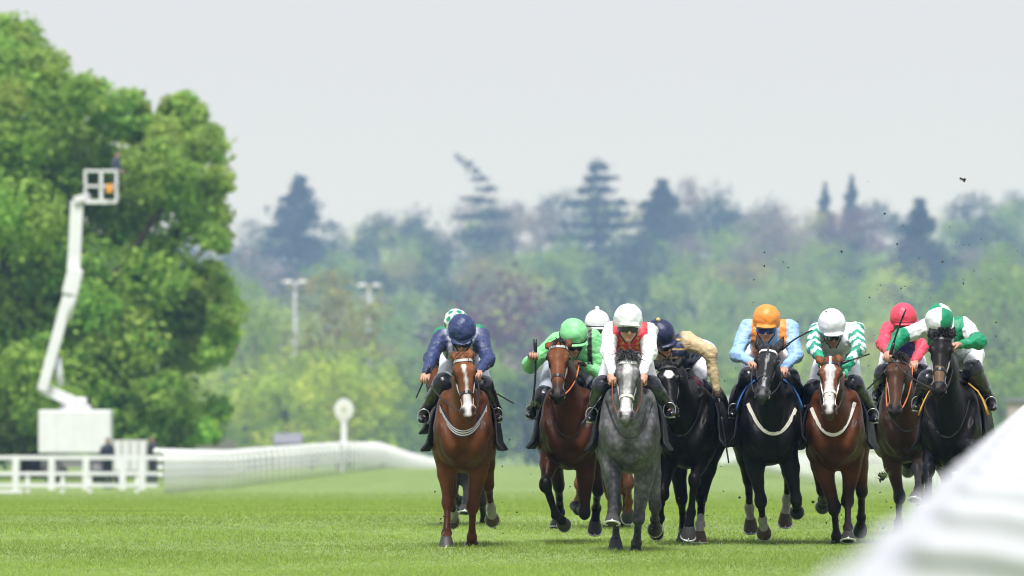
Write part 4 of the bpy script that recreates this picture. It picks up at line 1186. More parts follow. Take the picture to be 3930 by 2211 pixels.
JK['pink'] = jockey('pink', dict(label='person in pink cap with pink sleeves and violet body', helm=u(368, 185), sh=(u(200, 330), u(545, 320)), elb=(u(145, 500), u(590, 520)), hand=(u(215, 600), u(490, 690)),
    knee=(u(150, 830), u(585, 830)), foot=(u(75, 1090), u(610, 1150)), head=(12, -2, 0), torso=VIO, sleeve=PINK, cap=PINK, band=(.30, .02, .04), rein='orange', capw=.9))
def quart(t, r):
    c = np.tile(np.array(WH), (len(r), 1)); a = np.arctan2(r[:, 0], -r[:, 1] + .9 * r[:, 2]); m = np.sin(a * 2 + .5) > 0; 
    m = (r[:, 0] + .005 > 0) ^ (r[:, 1] < -.035); c[m] = EMER; return c
G2 = bands((.55, WH), (1.01, EMER))
def paint_gw(V, c, g):
    q = V - g['sm']; m = (np.abs(q[:, 0]) > .07) & (np.abs(q[:, 0]) < .155) & (q[:, 1] > -.12) & (np.abs(q[:, 2]) < .2); c[m] = EMER; return c
JK['right'] = jockey('right', dict(label='person in green and white quartered cap reaching forward over the near black horse', helm=u(770, 225), sh=(u(610, 310), u(1050, 285)), elb=(u(330, 420), u(1205, 470)), hand=(u(222, 580), u(965, 500)),
    es=(-1, -1), hsn=(-1, -1), knee=(u(640, 900), u(1140, 790)), foot=(u(525, 1185), u(1340, 1190)), head=(46, 6, 4), torso=WH, sleeve=[(bands((.8, WH), (1.01, EMER)), bands((1.01, EMER))), (bands((.75, WH), (1.01, EMER)), bands((1.01, EMER)))], cap=quart, peak=(.10, .45, .30), paint=paint_gw, hipx=.05))

u = Cc(1580, 1180); hy = lambda k, i: float(JK[k]['H'][i][1])
whip('chestnut', 'short black whip held down in the navy rider\'s hand', u(205, 650), u(50, 1005), hy('chestnut', 0) - .04)
whip('spotty', 'black whip sticking out to the side from behind the chestnut', u(850, 905), u(1140, 1070), -.2, 0, 1.2)
u = Cc(2000, 1180)
whip('green', 'long black whip held upright by the lime green rider', u(155, 350), u(110, 1185), hy('green', 0) - .03, .02, 1.3)
whip('grey', 'thin black whip pointing down between the bay and the grey', u(900, 985), u(668, 1308), (-.35, -.45), 0, .8)
u = Cc(2450, 1180)
whip('star', 'long black whip hanging down from the beige sleeved arm', u(895, 1010), (2797, 1778), hy('star', 1) - .02, 0, 1.1)
u = Cc(2760, 1160)
whip('orange', 'black whip slanting up behind the orange capped rider\'s arm', u(690, 530), u(1035, 312), -.62, .015, 1.1)
u = Cc(3040, 1160)
whip('blaze', 'black whip held level by the rider in teal chevron sleeves', u(545, 680), u(862, 575), hy('blaze', 1) - .05)
u = Cc(3340, 1150)
whip('pink', 'black whip slanting down left of the brown horse\'s head', u(175, 790), u(-35, 1000), -.3)
whip('right', 'black whip held upright in the reaching hand beside the pink cap', u(222, 625), u(398, 105), hy('right', 0) - .06, .01, 1.2)
# ------------------------------------------------------------------ trees
def leafmat(name, c, tr=.35):
    if name in MATS: return MATS[name]
    m = bpy.data.materials.new(name); m.use_nodes = True; t = m.node_tree; bs = t.nodes['Principled BSDF']
    bs.inputs['Roughness'].default_value = .6; bs.inputs['Specular IOR Level'].default_value = .2
    a = t.nodes.new('ShaderNodeAttribute'); a.attribute_name = 'Col'
    mx = t.nodes.new('ShaderNodeMix'); mx.data_type = 'RGBA'; mx.blend_type = 'MULTIPLY'; mx.inputs[0].default_value = 1
    mx.inputs[7].default_value = (*c, 1); t.links.new(a.outputs['Color'], mx.inputs[6]); t.links.new(mx.outputs[2], bs.inputs['Base Color'])
    tl = t.nodes.new('ShaderNodeBsdfTranslucent'); t.links.new(mx.outputs[2], tl.inputs[0])
    ms = t.nodes.new('ShaderNodeMixShader'); ms.inputs[0].default_value = tr
    t.links.new(bs.outputs[0], ms.inputs[1]); t.links.new(tl.outputs[0], ms.inputs[2]); t.links.new(ms.outputs[0], t.nodes['Material Output'].inputs['Surface'])
    MATS[name] = m; return m
BARK = mat('bark', (.07, .055, .04), .9, noise=.4, nscale=6, bump=.6, bscale=10)

def leaves(clumps, n, size, rng, flat=1.0):
    """clumps: (centre, radius xyz) -> leaf quads with a colour variation per leaf"""
    C_ = np.array([c for c, r in clumps], float); R_ = np.array([np.broadcast_to(r, 3) for c, r in clumps], float)
    vol = (R_[:, 0] * R_[:, 2]); k = rng.choice(len(C_), n, p=vol / vol.sum())
    d = rng.normal(size=(n, 3)); d /= np.linalg.norm(d, axis=1)[:, None]
    rr = rng.random(n) ** .40 * rng.choice([1.0, 1.25], n, p=[.75, .25])
    p = C_[k] + d * R_[k] * rr[:, None]
    nn = d + rng.normal(size=(n, 3)) * .7 + np.array((0, 0, .45)); nn /= np.linalg.norm(nn, axis=1)[:, None]
    a = np.cross(nn, rng.normal(size=(n, 3))); a /= np.linalg.norm(a, axis=1)[:, None]; b = np.cross(nn, a)
    s = size * rng.uniform(.6, 1.4, n)[:, None]
    V = np.stack([p - a * s, p - b * s * .6 * flat, p + a * s, p + b * s * .6 * flat], 1).reshape(-1, 3)
    F = np.arange(n * 4).reshape(n, 4)
    cb = rng.normal(size=len(C_)) * .13; hue = rng.normal(size=(len(C_), 1)) * np.array((.10, 0, .05))
    col = np.exp(cb[k] + rng.normal(size=n) * .16)[:, None] * (1 + hue[k])
    return V, F, np.clip(col, .2, 2.5)

def sub(clumps, rng, per=7, f=.5):
    out = list(clumps)
    for c, r in clumps:
        r = np.broadcast_to(np.array(r, float), 3)
        for _ in range(per):
            d = nrm(rng.normal(size=3)); out.append((np.array(c) + d * r * .85, r * f * rng.uniform(.6, 1.1)))
    return out

# the big tree at the left edge
def big_tree():
    rng = np.random.default_rng(5); y = 352
    s = 3930 / 2576
    cl = [(20, 110, 95), (100, 190, 90), (-80, 190, 150), (50, 320, 140), (215, 250, 75), (305, 290, 80), (170, 400, 130), (455, 290, 70), (395, 350, 70), (525, 370, 62), (545, 455, 48),
          (400, 430, 110), (280, 520, 130), (490, 540, 85), (40, 540, 160), (545, 600, 45), (180, 690, 150), (400, 690, 110), (520, 720, 70), (575, 790, 48), (50, 790, 160), (310, 860, 140),
          (470, 870, 85), (540, 880, 50), (140, 960, 150), (420, 1000, 90), (490, 1060, 60), (40, 1050, 130), (280, 1040, 110), (-110, 450, 160), (-160, 760, 200), (-120, 1000, 160), (380, 1080, 60), (180, 1090, 60), (520, 1085, 45), (450, 1100, 50), (545, 1030, 42), (100, 1110, 55), (0, 1110, 60), (-100, 1100, 70), (300, 1110, 50), (490, 790, 62), (445, 765, 55), (560, 840, 50), (240, 780, 90)]
    x0 = unp(90 * s, 0, y)[0]; g = float(gz(x0, y))
    root = empty('broadleaf_tree', (x0, y, g), 'huge dense green tree filling the left edge behind the lift', 'tree')
    cs = []
    for (u_, v_, r_) in cl:
        for kk in range(2):
            X, Z = unp(u_ * s, v_ * s, y); r = r_ * s * y / FPX
            cs.append((np.array((X - x0, rng.uniform(-3.5, 3.5), Z - g)), (r * .92, r * .9, r * .80)))
    cs = sub(cs, rng, 9, .40)
    V, F, c = leaves(cs, 130000, .16, rng)
    link('crown', np_mesh('crown', V, F, leafmat('big tree leaves', (.33, .50, .105), .62), smooth=False, fcol=c), root)
    mb = MB(); mb.tube([(0, 0, -.3), (0.1, 0, 2.5), (-.2, .2, 6)], [.75, .55, .45], 10)
    for i in range(16):
        c0 = cs[rng.integers(0, 60)][0]; z0 = rng.uniform(2.5, 6)
        m_ = np.array((c0[0] * .4, c0[1] * .4, z0 + (c0[2] - z0) * .35)); mb.tube([(-.1, 0.1, z0), tuple(m_), tuple(c0)], [.3, .2, .05], 6)
    mb.build('trunk', BARK, root)
big_tree()

# tree kinds for the woods; meshes are 1 m tall and shared
def kind_round(seed, wd=.5, low=.18, n=3000, airy=1.0):
    rng = np.random.default_rng(seed); cs = []
    for i in range(22):
        a = rng.uniform(0, 6.28); q = rng.random(); zz = low + (1 - low) * (.12 + .76 * q); rad = wd * .62 * math.sin(math.pi * (.18 + .70 * q)) * rng.uniform(.5, 1.05)
        cs.append((np.array((rad * math.cos(a), rad * math.sin(a), zz)), (.17 * wd / .5, .17 * wd / .5, .14)))
    cs = sub(cs, rng, 5, .5)
    V, F, c = leaves(cs, n, .017 * airy, rng)
    V[:, 2] = V[:, 2] * (1 / max(V[:, 2].max(), .01))
    return np_mesh('crown', V, F, leafmat('tmp', (.1, .2, .05)), smooth=False, fcol=c)
def kind_cone(seed, wd=.3, power=1.0, n=3000, tiers=0, lean=0.0):
    rng = np.random.default_rng(seed); cs = []
    for i in range(60 if not tiers else tiers * 9):
        if tiers:
            q = (i // 9 + rng.uniform(-.15, .15)) / tiers; q = min(max(q, 0), .98)
            r0 = wd * (1 - q) ** power * rng.uniform(.45, 1.12); a = rng.uniform(0, 6.28)
            cs.append((np.array((r0 * math.cos(a) * .8 + lean * q, r0 * math.sin(a) * .8, .10 + .86 * q)), (r0 * .45 + .020, r0 * .45 + .020, .034)))
        else:
            q = rng.random() ** 1.3; r0 = wd * (1 - q) ** power * rng.uniform(.6, 1); a = rng.uniform(0, 6.28)
            cs.append((np.array((r0 * math.cos(a) * .7 + lean * q, r0 * math.sin(a) * .7, .06 + .90 * q)), (r0 * .35 + .015, r0 * .35 + .015, .055)))
    cs.append((np.array((lean, 0, .95)), (.02, .02, .05)))
    for q in np.linspace(.08, .9, 14): cs.append((np.array((lean * q, 0, q)), (wd * .42 * (1 - q) ** power + .015,) * 2 + (.05,)))
    V, F, c = leaves(cs, n, .020, rng)
    return np_mesh('crown', V, F, leafmat('tmp', (.1, .2, .05)), smooth=False, fcol=c)
def trunk_mesh(r=.022, top=.7):
    mb = MB(); mb.tube([(0, 0, -.03), (.004, 0, top * .5), (0, .004, top)], [r, r * .7, r * .25], 6)
    for a, z0, z1 in ((.3, .3, .6), (2.2, .34, .62), (4.1, .4, .68)): mb.tube([(0, 0, z0), (.16 * math.cos(a), .16 * math.sin(a), z1)], [r * .5, r * .2], 5)
    o = mb.build('trunk', BARK); me = o.data; bpy.data.objects.remove(o); return me
ROUND = [kind_round(20 + i, wd=.5 + .06 * (i % 3), low=.06 + .05 * (i % 2)) for i in range(6)]
CONE3 = kind_cone(44, .42, .75, 4200)
CONE = [kind_cone(40, .30, .8), kind_cone(41, .24, .62, 3400)]
CEDAR = [kind_cone(50, .52, .75, 3600, 9), kind_cone(51, .40, .8, 3600, 11), kind_cone(52, .26, .9, 2600, 10)]
TRK = trunk_mesh()
KIND = {'yellow': ((.40, .50, .07), 'bright yellow green young tree'), 'green': ((.22, .33, .055), 'mid green leafy tree'), 'dark': ((.042, .068, .042), 'dark green dense tree'),
        'olive': ((.27, .26, .085), 'olive brown budding tree'), 'copper': ((.15, .065, .085), 'dull purple copper tree'), 'conifer': ((.020, .032, .032), 'dark conifer'), 'bare': ((.24, .20, .20), 'greyish half bare tree')}
def plant(me, kind, x, y, hgt, wid, name, label, group=None, rz=None):
    g = float(gz(x, y)) - .3
    root = empty(name, (x, y, g), label, 'tree', group)
    root.scale = (1, 1, 1)
    c = link('crown', me, root); c.scale = (wid, wid, hgt); c.rotation_euler = (0, 0, random.uniform(0, 6.28) if rz is None else rz)
    c.material_slots[0].link = 'OBJECT'; c.material_slots[0].material = leafmat('leaves ' + kind, KIND[kind][0])
    t = link('trunk', TRK, root); t.scale = (hgt, hgt, hgt)
    return root

def wood():
    rng = np.random.default_rng(77)
    def add(d, u_, hgt, kind, wid=None, zone=''):
        x = unp(u_, 0, d)[0]
        plant(ROUND[rng.integers(0, 6)], kind, x, d, hgt, wid or hgt * rng.uniform(.9, 1.25), 'broadleaf_tree', KIND[kind][1] + zone, 'broadleaf trees in the hazy wood')
    # rows from the valley up the hill
    for d0, d1, n, h0, h1, zone in ((720, 820, 19, 9, 12, ' low in the valley beyond the track'), (860, 1000, 38, 11, 15, ' in the hazy wood beyond the valley'), (1020, 1200, 48, 12, 16, ' in the middle of the hazy wood'),
                                    (1220, 1420, 56, 12, 17, ' on the lower slope of the hazy hill'), (1440, 1640, 48, 11, 16, ' on the upper slope of the hazy hill'), (1680, 1900, 50, 11, 16, ' along the blue hill top')):
        for i in range(n):
            d = BK * rng.uniform(d0, d1); u_ = -700 + 5300 * (i + rng.random()) / n
            pr = [.20, .42, .14, .14, .03, .0, .07] if d < 1450 * BK else [.04, .30, .34, .10, .02, .0, .20]
            kind = rng.choice(['yellow', 'green', 'dark', 'olive', 'copper', 'conifer', 'bare'], p=pr)
            if d < 900 * BK and 1500 < u_ < 4300: kind = rng.choice(['green', 'dark'])
            add(d, u_, BK * rng.uniform(h0, h1), str(kind), None, zone)
    def one(d, u_, vtop, me, kind, wpx, name, label, rz=0):
        d *= BK
        x, zt = unp(u_, vtop, d); g = float(gz(x, d)) - .3; hgt = zt - g
        xs_ = sorted(abs(v.co.x) for v in me.vertices); mw = xs_[int(len(xs_) * (.97 if name == 'broadleaf_tree' else .90))] * 2
        plant(me, kind, x, d, hgt, wpx * d / FPX / mw, name, label, None, rz)
    s = 3930 / 2576
    one(1780, 755 * s, 436 * s, CONE3, 'conifer', 185 * s, 'conifer_tree', 'dark pointed conifer on the skyline right of the big tree')
    one(1790, 640 * s, 545 * s, ROUND[1], 'dark', 120 * s, 'broadleaf_tree', 'dark bushy tree on the skyline touching the big tree')
    one(1790, 950 * s, 520 * s, ROUND[2], 'dark', 110 * s, 'broadleaf_tree', 'dark flat crowned tree on the skyline, first of a pair')
    one(1800, 1050 * s, 505 * s, ROUND[3], 'dark', 110 * s, 'broadleaf_tree', 'dark round crowned tree on the skyline, second of a pair')
    one(1740, 1500 * s, 378 * s, CEDAR[0], 'conifer', 185 * s, 'cedar_tree', 'tallest skyline cedar with layered spreading branches above the grey horse')
    one(1720, 1664 * s, 447 * s, CONE[1], 'conifer', 125 * s, 'conifer_tree', 'smooth dark cone shaped conifer right of the tall cedar')
    one(1800, 1725 * s, 430 * s, ROUND[4], 'bare', 90 * s, 'broadleaf_tree', 'pale bare topped tree behind the cone shaped conifer')
    one(1780, 1805 * s, 448 * s, ROUND[3], 'dark', 115 * s, 'broadleaf_tree', 'dark blunt topped tree on the skyline left of the orange cap')
    one(1800, 1925 * s, 484 * s, ROUND[0], 'dark', 120 * s, 'broadleaf_tree', 'dark broad tree on the skyline above the orange cap')
    one(1900, 2075 * s, 456 * s, CONE[1], 'conifer', 40 * s, 'conifer_tree', 'left of two thin spire shaped conifers on the skyline')
    one(1900, 2142 * s, 438 * s, CONE[1], 'conifer', 44 * s, 'conifer_tree', 'right and taller of two thin spire shaped conifers on the skyline')
    one(1560, 2312 * s, 495 * s, CONE[1], 'conifer', 120 * s, 'conifer_tree', 'tall dark column conifer standing alone on the slope above the pink cap')
    one(1800, 2440 * s, 472 * s, ROUND[2], 'dark', 130 * s, 'broadleaf_tree', 'dark rounded tree on the skyline near the right edge')
    one(1800, 2560 * s, 472 * s, ROUND[5], 'dark', 150 * s, 'broadleaf_tree', 'dark rounded tree on the skyline at the right edge')
    one(1000, 2530 * s, 585 * s, ROUND[5], 'green', 260 * s, 'broadleaf_tree', 'nearer bright green tree rising at the right edge')
    one(1060, 2430 * s, 640 * s, ROUND[2], 'green', 200 * s, 'broadleaf_tree', 'green round tree beside the bright one at the right edge')
    one(660, 720 * s, 855 * s, ROUND[0], 'yellow', 280 * s, 'broadleaf_tree', 'bright yellow green bush below the left lamp post')
    one(640, 870 * s, 835 * s, ROUND[3], 'yellow', 250 * s, 'broadleaf_tree', 'bright green tree behind the winning post')
    one(690, 960 * s, 900 * s, ROUND[4], 'green', 170 * s, 'broadleaf_tree', 'green bush right of the winning post')
    one(700, 620 * s, 930 * s, ROUND[2], 'green', 190 * s, 'broadleaf_tree', 'green bush beside the big tree behind the far rail')
    one(760, 850 * s, 660 * s, ROUND[1], 'olive', 270 * s, 'broadleaf_tree', 'tall olive tree behind the two lamp posts')
    one(820, 640 * s, 690 * s, ROUND[5], 'green', 200 * s, 'broadleaf_tree', 'grey green tree between the big tree and the left lamp post')
    one(1100, 1250 * s, 655 * s, ROUND[0], 'copper', 330 * s, 'broadleaf_tree', 'wide purple copper beech in the wood above the navy rider')
    # the lean conifer on the skyline
    x, zt = unp(1230 * s, 570 * s, 1760 * BK); g = float(gz(x, 1760 * BK)); root = empty('conifer_tree', (x, 1760 * BK, g), 'windswept conifer on the skyline bending to the left at its top', 'tree')
    cs = []
    pts = [(1235, 640, 60, 40), (1190, 590, 55, 22), (1250, 585, 50, 20), (1175, 545, 45, 9), (1235, 540, 45, 18), (1215, 505, 45, 9), (1185, 500, 35, 7), (1225, 475, 35, 10), (1205, 450, 28, 10), (1190, 430, 22, 9), (1175, 412, 16, 9), (1160, 400, 12, 8), (1150, 392, 7, 6)]
    for (a, b, r1, r2) in pts:
        X, Z = unp(a * s, b * s, 1760 * BK); k = s * 1760 * BK / FPX; cs.append((np.array((X - x, 0, Z - g)), (r1 * k, r1 * k, r2 * k)))
    V, F, c = leaves(cs, 3400, .50, rng); link('crown', np_mesh('crown', V, F, leafmat('leaves conifer', KIND['conifer'][0]), smooth=False, fcol=c), root)
    t = link('trunk', TRK, root); t.scale = (24, 24, 24)
wood()

# ------------------------------------------------------------------ things beyond the track
def boom_lift():
    y = 332; s = 1.0
    x0 = unp(286, 0, y)[0]; g = float(gz(x0, y))
    root = empty('boom_lift', (x0, y, g), 'white truck mounted boom lift raised in front of the big tree', 'boom lift')
    def p(u_, v_, dy=0): X, Z = unp(u_, v_, y + dy); return (X - x0, dy, Z - g)
    a, b = p(148, 1740), p(424, 1574)
    w_, h_ = b[0] - a[0], b[2] - a[2]
    o = MB().box(((a[0] + b[0]) / 2, 1.0, (a[2] + b[2]) / 2), (w_, 2.2, h_)).build('truck_body', WPAINT, root, False)
    md = o.modifiers.new('b', 'BEVEL'); md.width = .06; md.segments = 2
    for i in range(4): MB().box((a[0] + w_ * (i + .5) / 4, -.115, (a[2] + b[2]) / 2), (w_ / 4 - .02, .012, h_ - .10)).build('side_panel', WPAINT, o, False)
    MB().box((0, 1.0, .75), (w_ - .2, 1.8, .35)).build('chassis', mat('dark chassis', (.25, .25, .26), .6), root, False)
    for sx in (-.85, .85):
        for sy in (.15, 1.85):
            mb = MB(); mb.lathe([(.05, -.13), (.44, -.13), (.47, -.06), (.47, .06), (.44, .13), (.05, .13)], (sx, sy, .46), 16, Matrix.Rotation(math.pi / 2, 3, 'X')); wl = mb.build('wheel', mat('rubber', (.06, .06, .06), .8), root)
            mb = MB(); mb.lathe([(.02, -.16), (.24, -.15), (.25, .15), (.02, .16)], (sx, sy, .46), 12, Matrix.Rotation(math.pi / 2, 3, 'X')); mb.build('rim', mat('dull rim', (.16, .16, .17), .6), wl)
    mb = MB(); mb.lathe([(.62, 0), (.62, .15), (.45, .22), (.42, .5)], p(290, 1574, 1.0), 16); mb.build('turret', WPAINT, root)
    def arm(name, A, B, wa, wb, dep=.34):
        A, B = Vector(A), Vector(B); d = (B - A).normalized(); n = Vector((-d.z, 0, d.x))
        V = [A + n * wa / 2, A - n * wa / 2, B - n * wb / 2, B + n * wb / 2]
        V = [v + Vector((0, -dep / 2, 0)) for v in V] + [v + Vector((0, dep / 2, 0)) for v in V]
        mb = MB(); mb.add(V, [(0, 1, 2, 3), (7, 6, 5, 4), (0, 4, 5, 1), (1, 5, 6, 2), (2, 6, 7, 3), (3, 7, 4, 0)])
        o = mb.build(name, WPAINT, root, False); md = o.modifiers.new('b', 'BEVEL'); md.width = .04; md.segments = 2; return o
    arm('lower_arm', p(318, 1560, .6), p(158, 1487, .6), .46, .42)
    arm('main_boom', p(162, 1500, .2), p(283, 1062, .2), .40, .44)
    arm('upper_boom', p(281, 1075, .45), p(296, 770, .45), .50, .50)
    arm('boom_sleeve', p(268, 1130, .2), p(292, 1030, .2), .62, .60, .5)
    arm('jib', p(285, 770, .3), p(345, 752, .3), .28, .26)
    mb = MB(); mb.tube([p(232, 1480, .5), p(222, 1370, .5)], .14, 10); r1 = mb.build('ram', WPAINT, root)
    mb = MB(); mb.tube([p(300, 1080, .1), p(262, 1230, .1)], .12, 10); mb.build('ram', WPAINT, root)
    bk = link('basket', None, root)
    A, Bq = p(326, 772), p(446, 655); wx = Bq[0] - A[0]; dz_ = Bq[2] - A[2]; xc = (A[0] + Bq[0]) / 2
    MB().box((xc, .4, A[2] - .02), (wx, 1.0, .16)).build('floor', WPAINT, bk, False)
    for i in range(3):
        for yy in (-.1, .9): MB().box((A[0] + wx * i / 2, yy, (A[2] + Bq[2]) / 2), (.075, .06, dz_)).build('post', WPAINT, bk, False)
    for zz in (Bq[2], A[2] + dz_ * .5):
        for yy in (-.1, .9): MB().box((xc, yy, zz), (wx + .1, .06, .075)).build('guard_rail', WPAINT, bk, False)
        for xx in (A[0], Bq[0]): MB().box((xx, .4, zz + .003), (.08, 1.0, .10)).build('guard_rail', WPAINT, bk, False)
    mb = MB(); mb.box(p(420, 722, -.2), (.24, .25, .34)); mb.build('control_box', mat('orange box', (.75, .32, .04), .5), bk, False)
    return p, root, y, x0, g, Bq, A
LIFT = boom_lift()

def standing(u_, y, vfeet, vhead, label, top, bottom, facing=0.0, name='person'):
    X, zf = unp(u_, vfeet, y); zh = unp(u_, vhead, y)[1]; H = zh - zf; k = H / 1.78
    root = empty(name, (X, y, zf), label, 'person'); skin = np.array((.45, .25, .18))
    P = []
    for s in (-1, 1):
        P += [RC((s * .09, 0, .95), (s * .11, -.02 * s, .50), .085, .06, skin, .02), RC((s * .11, -.02 * s, .5), (s * .12, .03 * s, .07), .055, .04, skin, .02), RC((s * .12, .03 * s, .05), (s * .13, .03 * s - .15, .04), .045, .04, skin, .02),
              RC((s * .19, 0, 1.42), (s * .25, .02, 1.15), .055, .045, skin, .02), RC((s * .25, .02, 1.15), (s * .18, -.18, 1.05), .042, .035, skin, .02), EL((s * .16, -.23, 1.04), (.035, .06, .04), None, skin, .02)]
    P += [RC((0, 0, .98), (0, 0, 1.40), (.16, .11), (.19, .12), skin, .04), RC((0, 0, 1.45), (0, -.02, 1.58), .055, .052, skin, .02), EL((0, -.02, 1.67), (.078, .098, .115), None, skin, .02), EL((0, -.12, 1.65), (.015, .02, .025), None, skin, .01)]
    f = Field(P, .022); V, F = f.mesh(); c = f.colors(V, skin); c[(V[:, 2] > 1.69) | ((V[:, 2] > 1.6) & (V[:, 1] > .02))] = (.05, .035, .025)
    link('body', np_mesh('bystander', V * k, F, SKINM, col=c), root)
    J = [RC((0, 0, .95), (0, 0, 1.40), (.19, .14), (.215, .15), top, .04)]
    for s in (-1, 1): J += [RC((s * .19, 0, 1.42), (s * .25, .02, 1.15), .08, .068, top, .03), RC((s * .25, .02, 1.15), (s * .185, -.16, 1.06), .065, .05, top, .02)]
    f = Field(J, .022); V, F = f.mesh(); link('jacket', np_mesh('jacket', displace(V, F, wrinkle(V, .008, 30)) * k, F, SILK, col=f.colors(V, top)), root)
    J = []
    for s in (-1, 1): J += [RC((s * .09, 0, .97), (s * .11, -.02 * s, .50), .11, .085, bottom, .03), RC((s * .11, -.02 * s, .5), (s * .12, .03 * s, .10), .08, .068, bottom, .02), RC((s * .12, .03 * s, .05), (s * .13, .03 * s - .16, .045), .055, .05, (.02, .02, .02), .02)]
    f = Field(J, .022); V, F = f.mesh(); link('trousers', np_mesh('trousers', V * k, F, SILK, col=f.colors(V, bottom)), root)
    root.rotation_euler = (0, 0, facing)
    return root
g_ = lambda u_, y: HORIZ + (EYE - float(gz(unp(u_, 0, y)[0], y))) * FPX / y
standing(412, 302, g_(412, 302), g_(412, 302) - 196, 'person in dark clothes at the fence in front of the lift truck', (.010, .016, .035), (.012, .015, .03), .6)
standing(586, 318, g_(586, 318), g_(586, 318) - 190, 'person in dark clothes standing by the end of the white fence', (.014, .018, .03), (.015, .018, .03), -.8)
standing(447, 334, 768, 583, 'person in a grey blue jacket working up at the lift basket', (.030, .040, .075), (.015, .018, .03), 1.2)

def winning_post():
    y = 384; x, z = unp(1320, 1571, y); g = float(gz(x, y))
    root = empty('winning_post', (x, y, g), 'white winning post with an egg shaped disc on top', 'post')
    MB().box((0, .02, (z - g - .35) / 2), (.27, .18, z - g - .35)).build('pole', WPAINT, root, False)
    ry = Matrix.Rotation(math.pi / 2, 3, 'X')
    def disc(r, h_, yy, t_):
        V = []; n = 28
        for d in (yy, yy + t_):
            for k in range(n):
                a = 2 * math.pi * k / n; q = math.sin(a)
                V.append((r * math.cos(a) * (1 - .16 * q * q * (1 if q < 0 else .55)), d, z - g + h_ * q * (1.06 if q < 0 else 1)))
        return MB().add(V, [tuple(range(n)), tuple(range(2 * n - 1, n - 1, -1))] + [(k, k + n, (k + 1) % n + n, (k + 1) % n) for k in range(n)])
    disc(.43, .50, -.10, .12).build('disc', WPAINT, root, False)
    disc(.30, .33, -.125, .02).build('inner_ring', mat('cream', (.70, .70, .62), .6), root, False)
    disc(.09, .09, -.15, .02).build('centre_dot', mat('grey dot', (.35, .36, .36), .6), root, False)
winning_post()

def lamp(u_, vtop, y, label):
    x, z = unp(u_, vtop, y); g = float(gz(x, y)); root = empty('lamp_post', (x, y, g), label, 'lamp post', 'car park lamp posts')
    m = mat('galvanised', (.34, .37, .42), .6, .1)
    mb = MB(); mb.tube([(0, 0, 0), (0, 0, (z - g) * .5), (0, 0, z - g)], [.36, .32, .28], 10); mb.build('pole', m, root)
    for s in (-1, 1):
        mb = MB(); mb.beam((0, 0, z - g - .05), (s * .8, 0, z - g + .06), .14, .14); mb.build('arm', m, root, False)
        mb = MB(); mb.lathe([(.05, -.10), (.36, -.06), (.38, .02), (.20, .12), (.03, .14)], (s * 1.02, 0, z - g + .10), 14, Matrix.Diagonal((2.3, 1.5, 1.9))); mb.build('lamp_head', mat('lamp shell', (.72, .73, .76), .4), root)
lamp(1133, 1085, 1260, 'left one of two grey double headed lamp posts')
lamp(1416, 1098, 1270, 'right one of two grey double headed lamp posts')

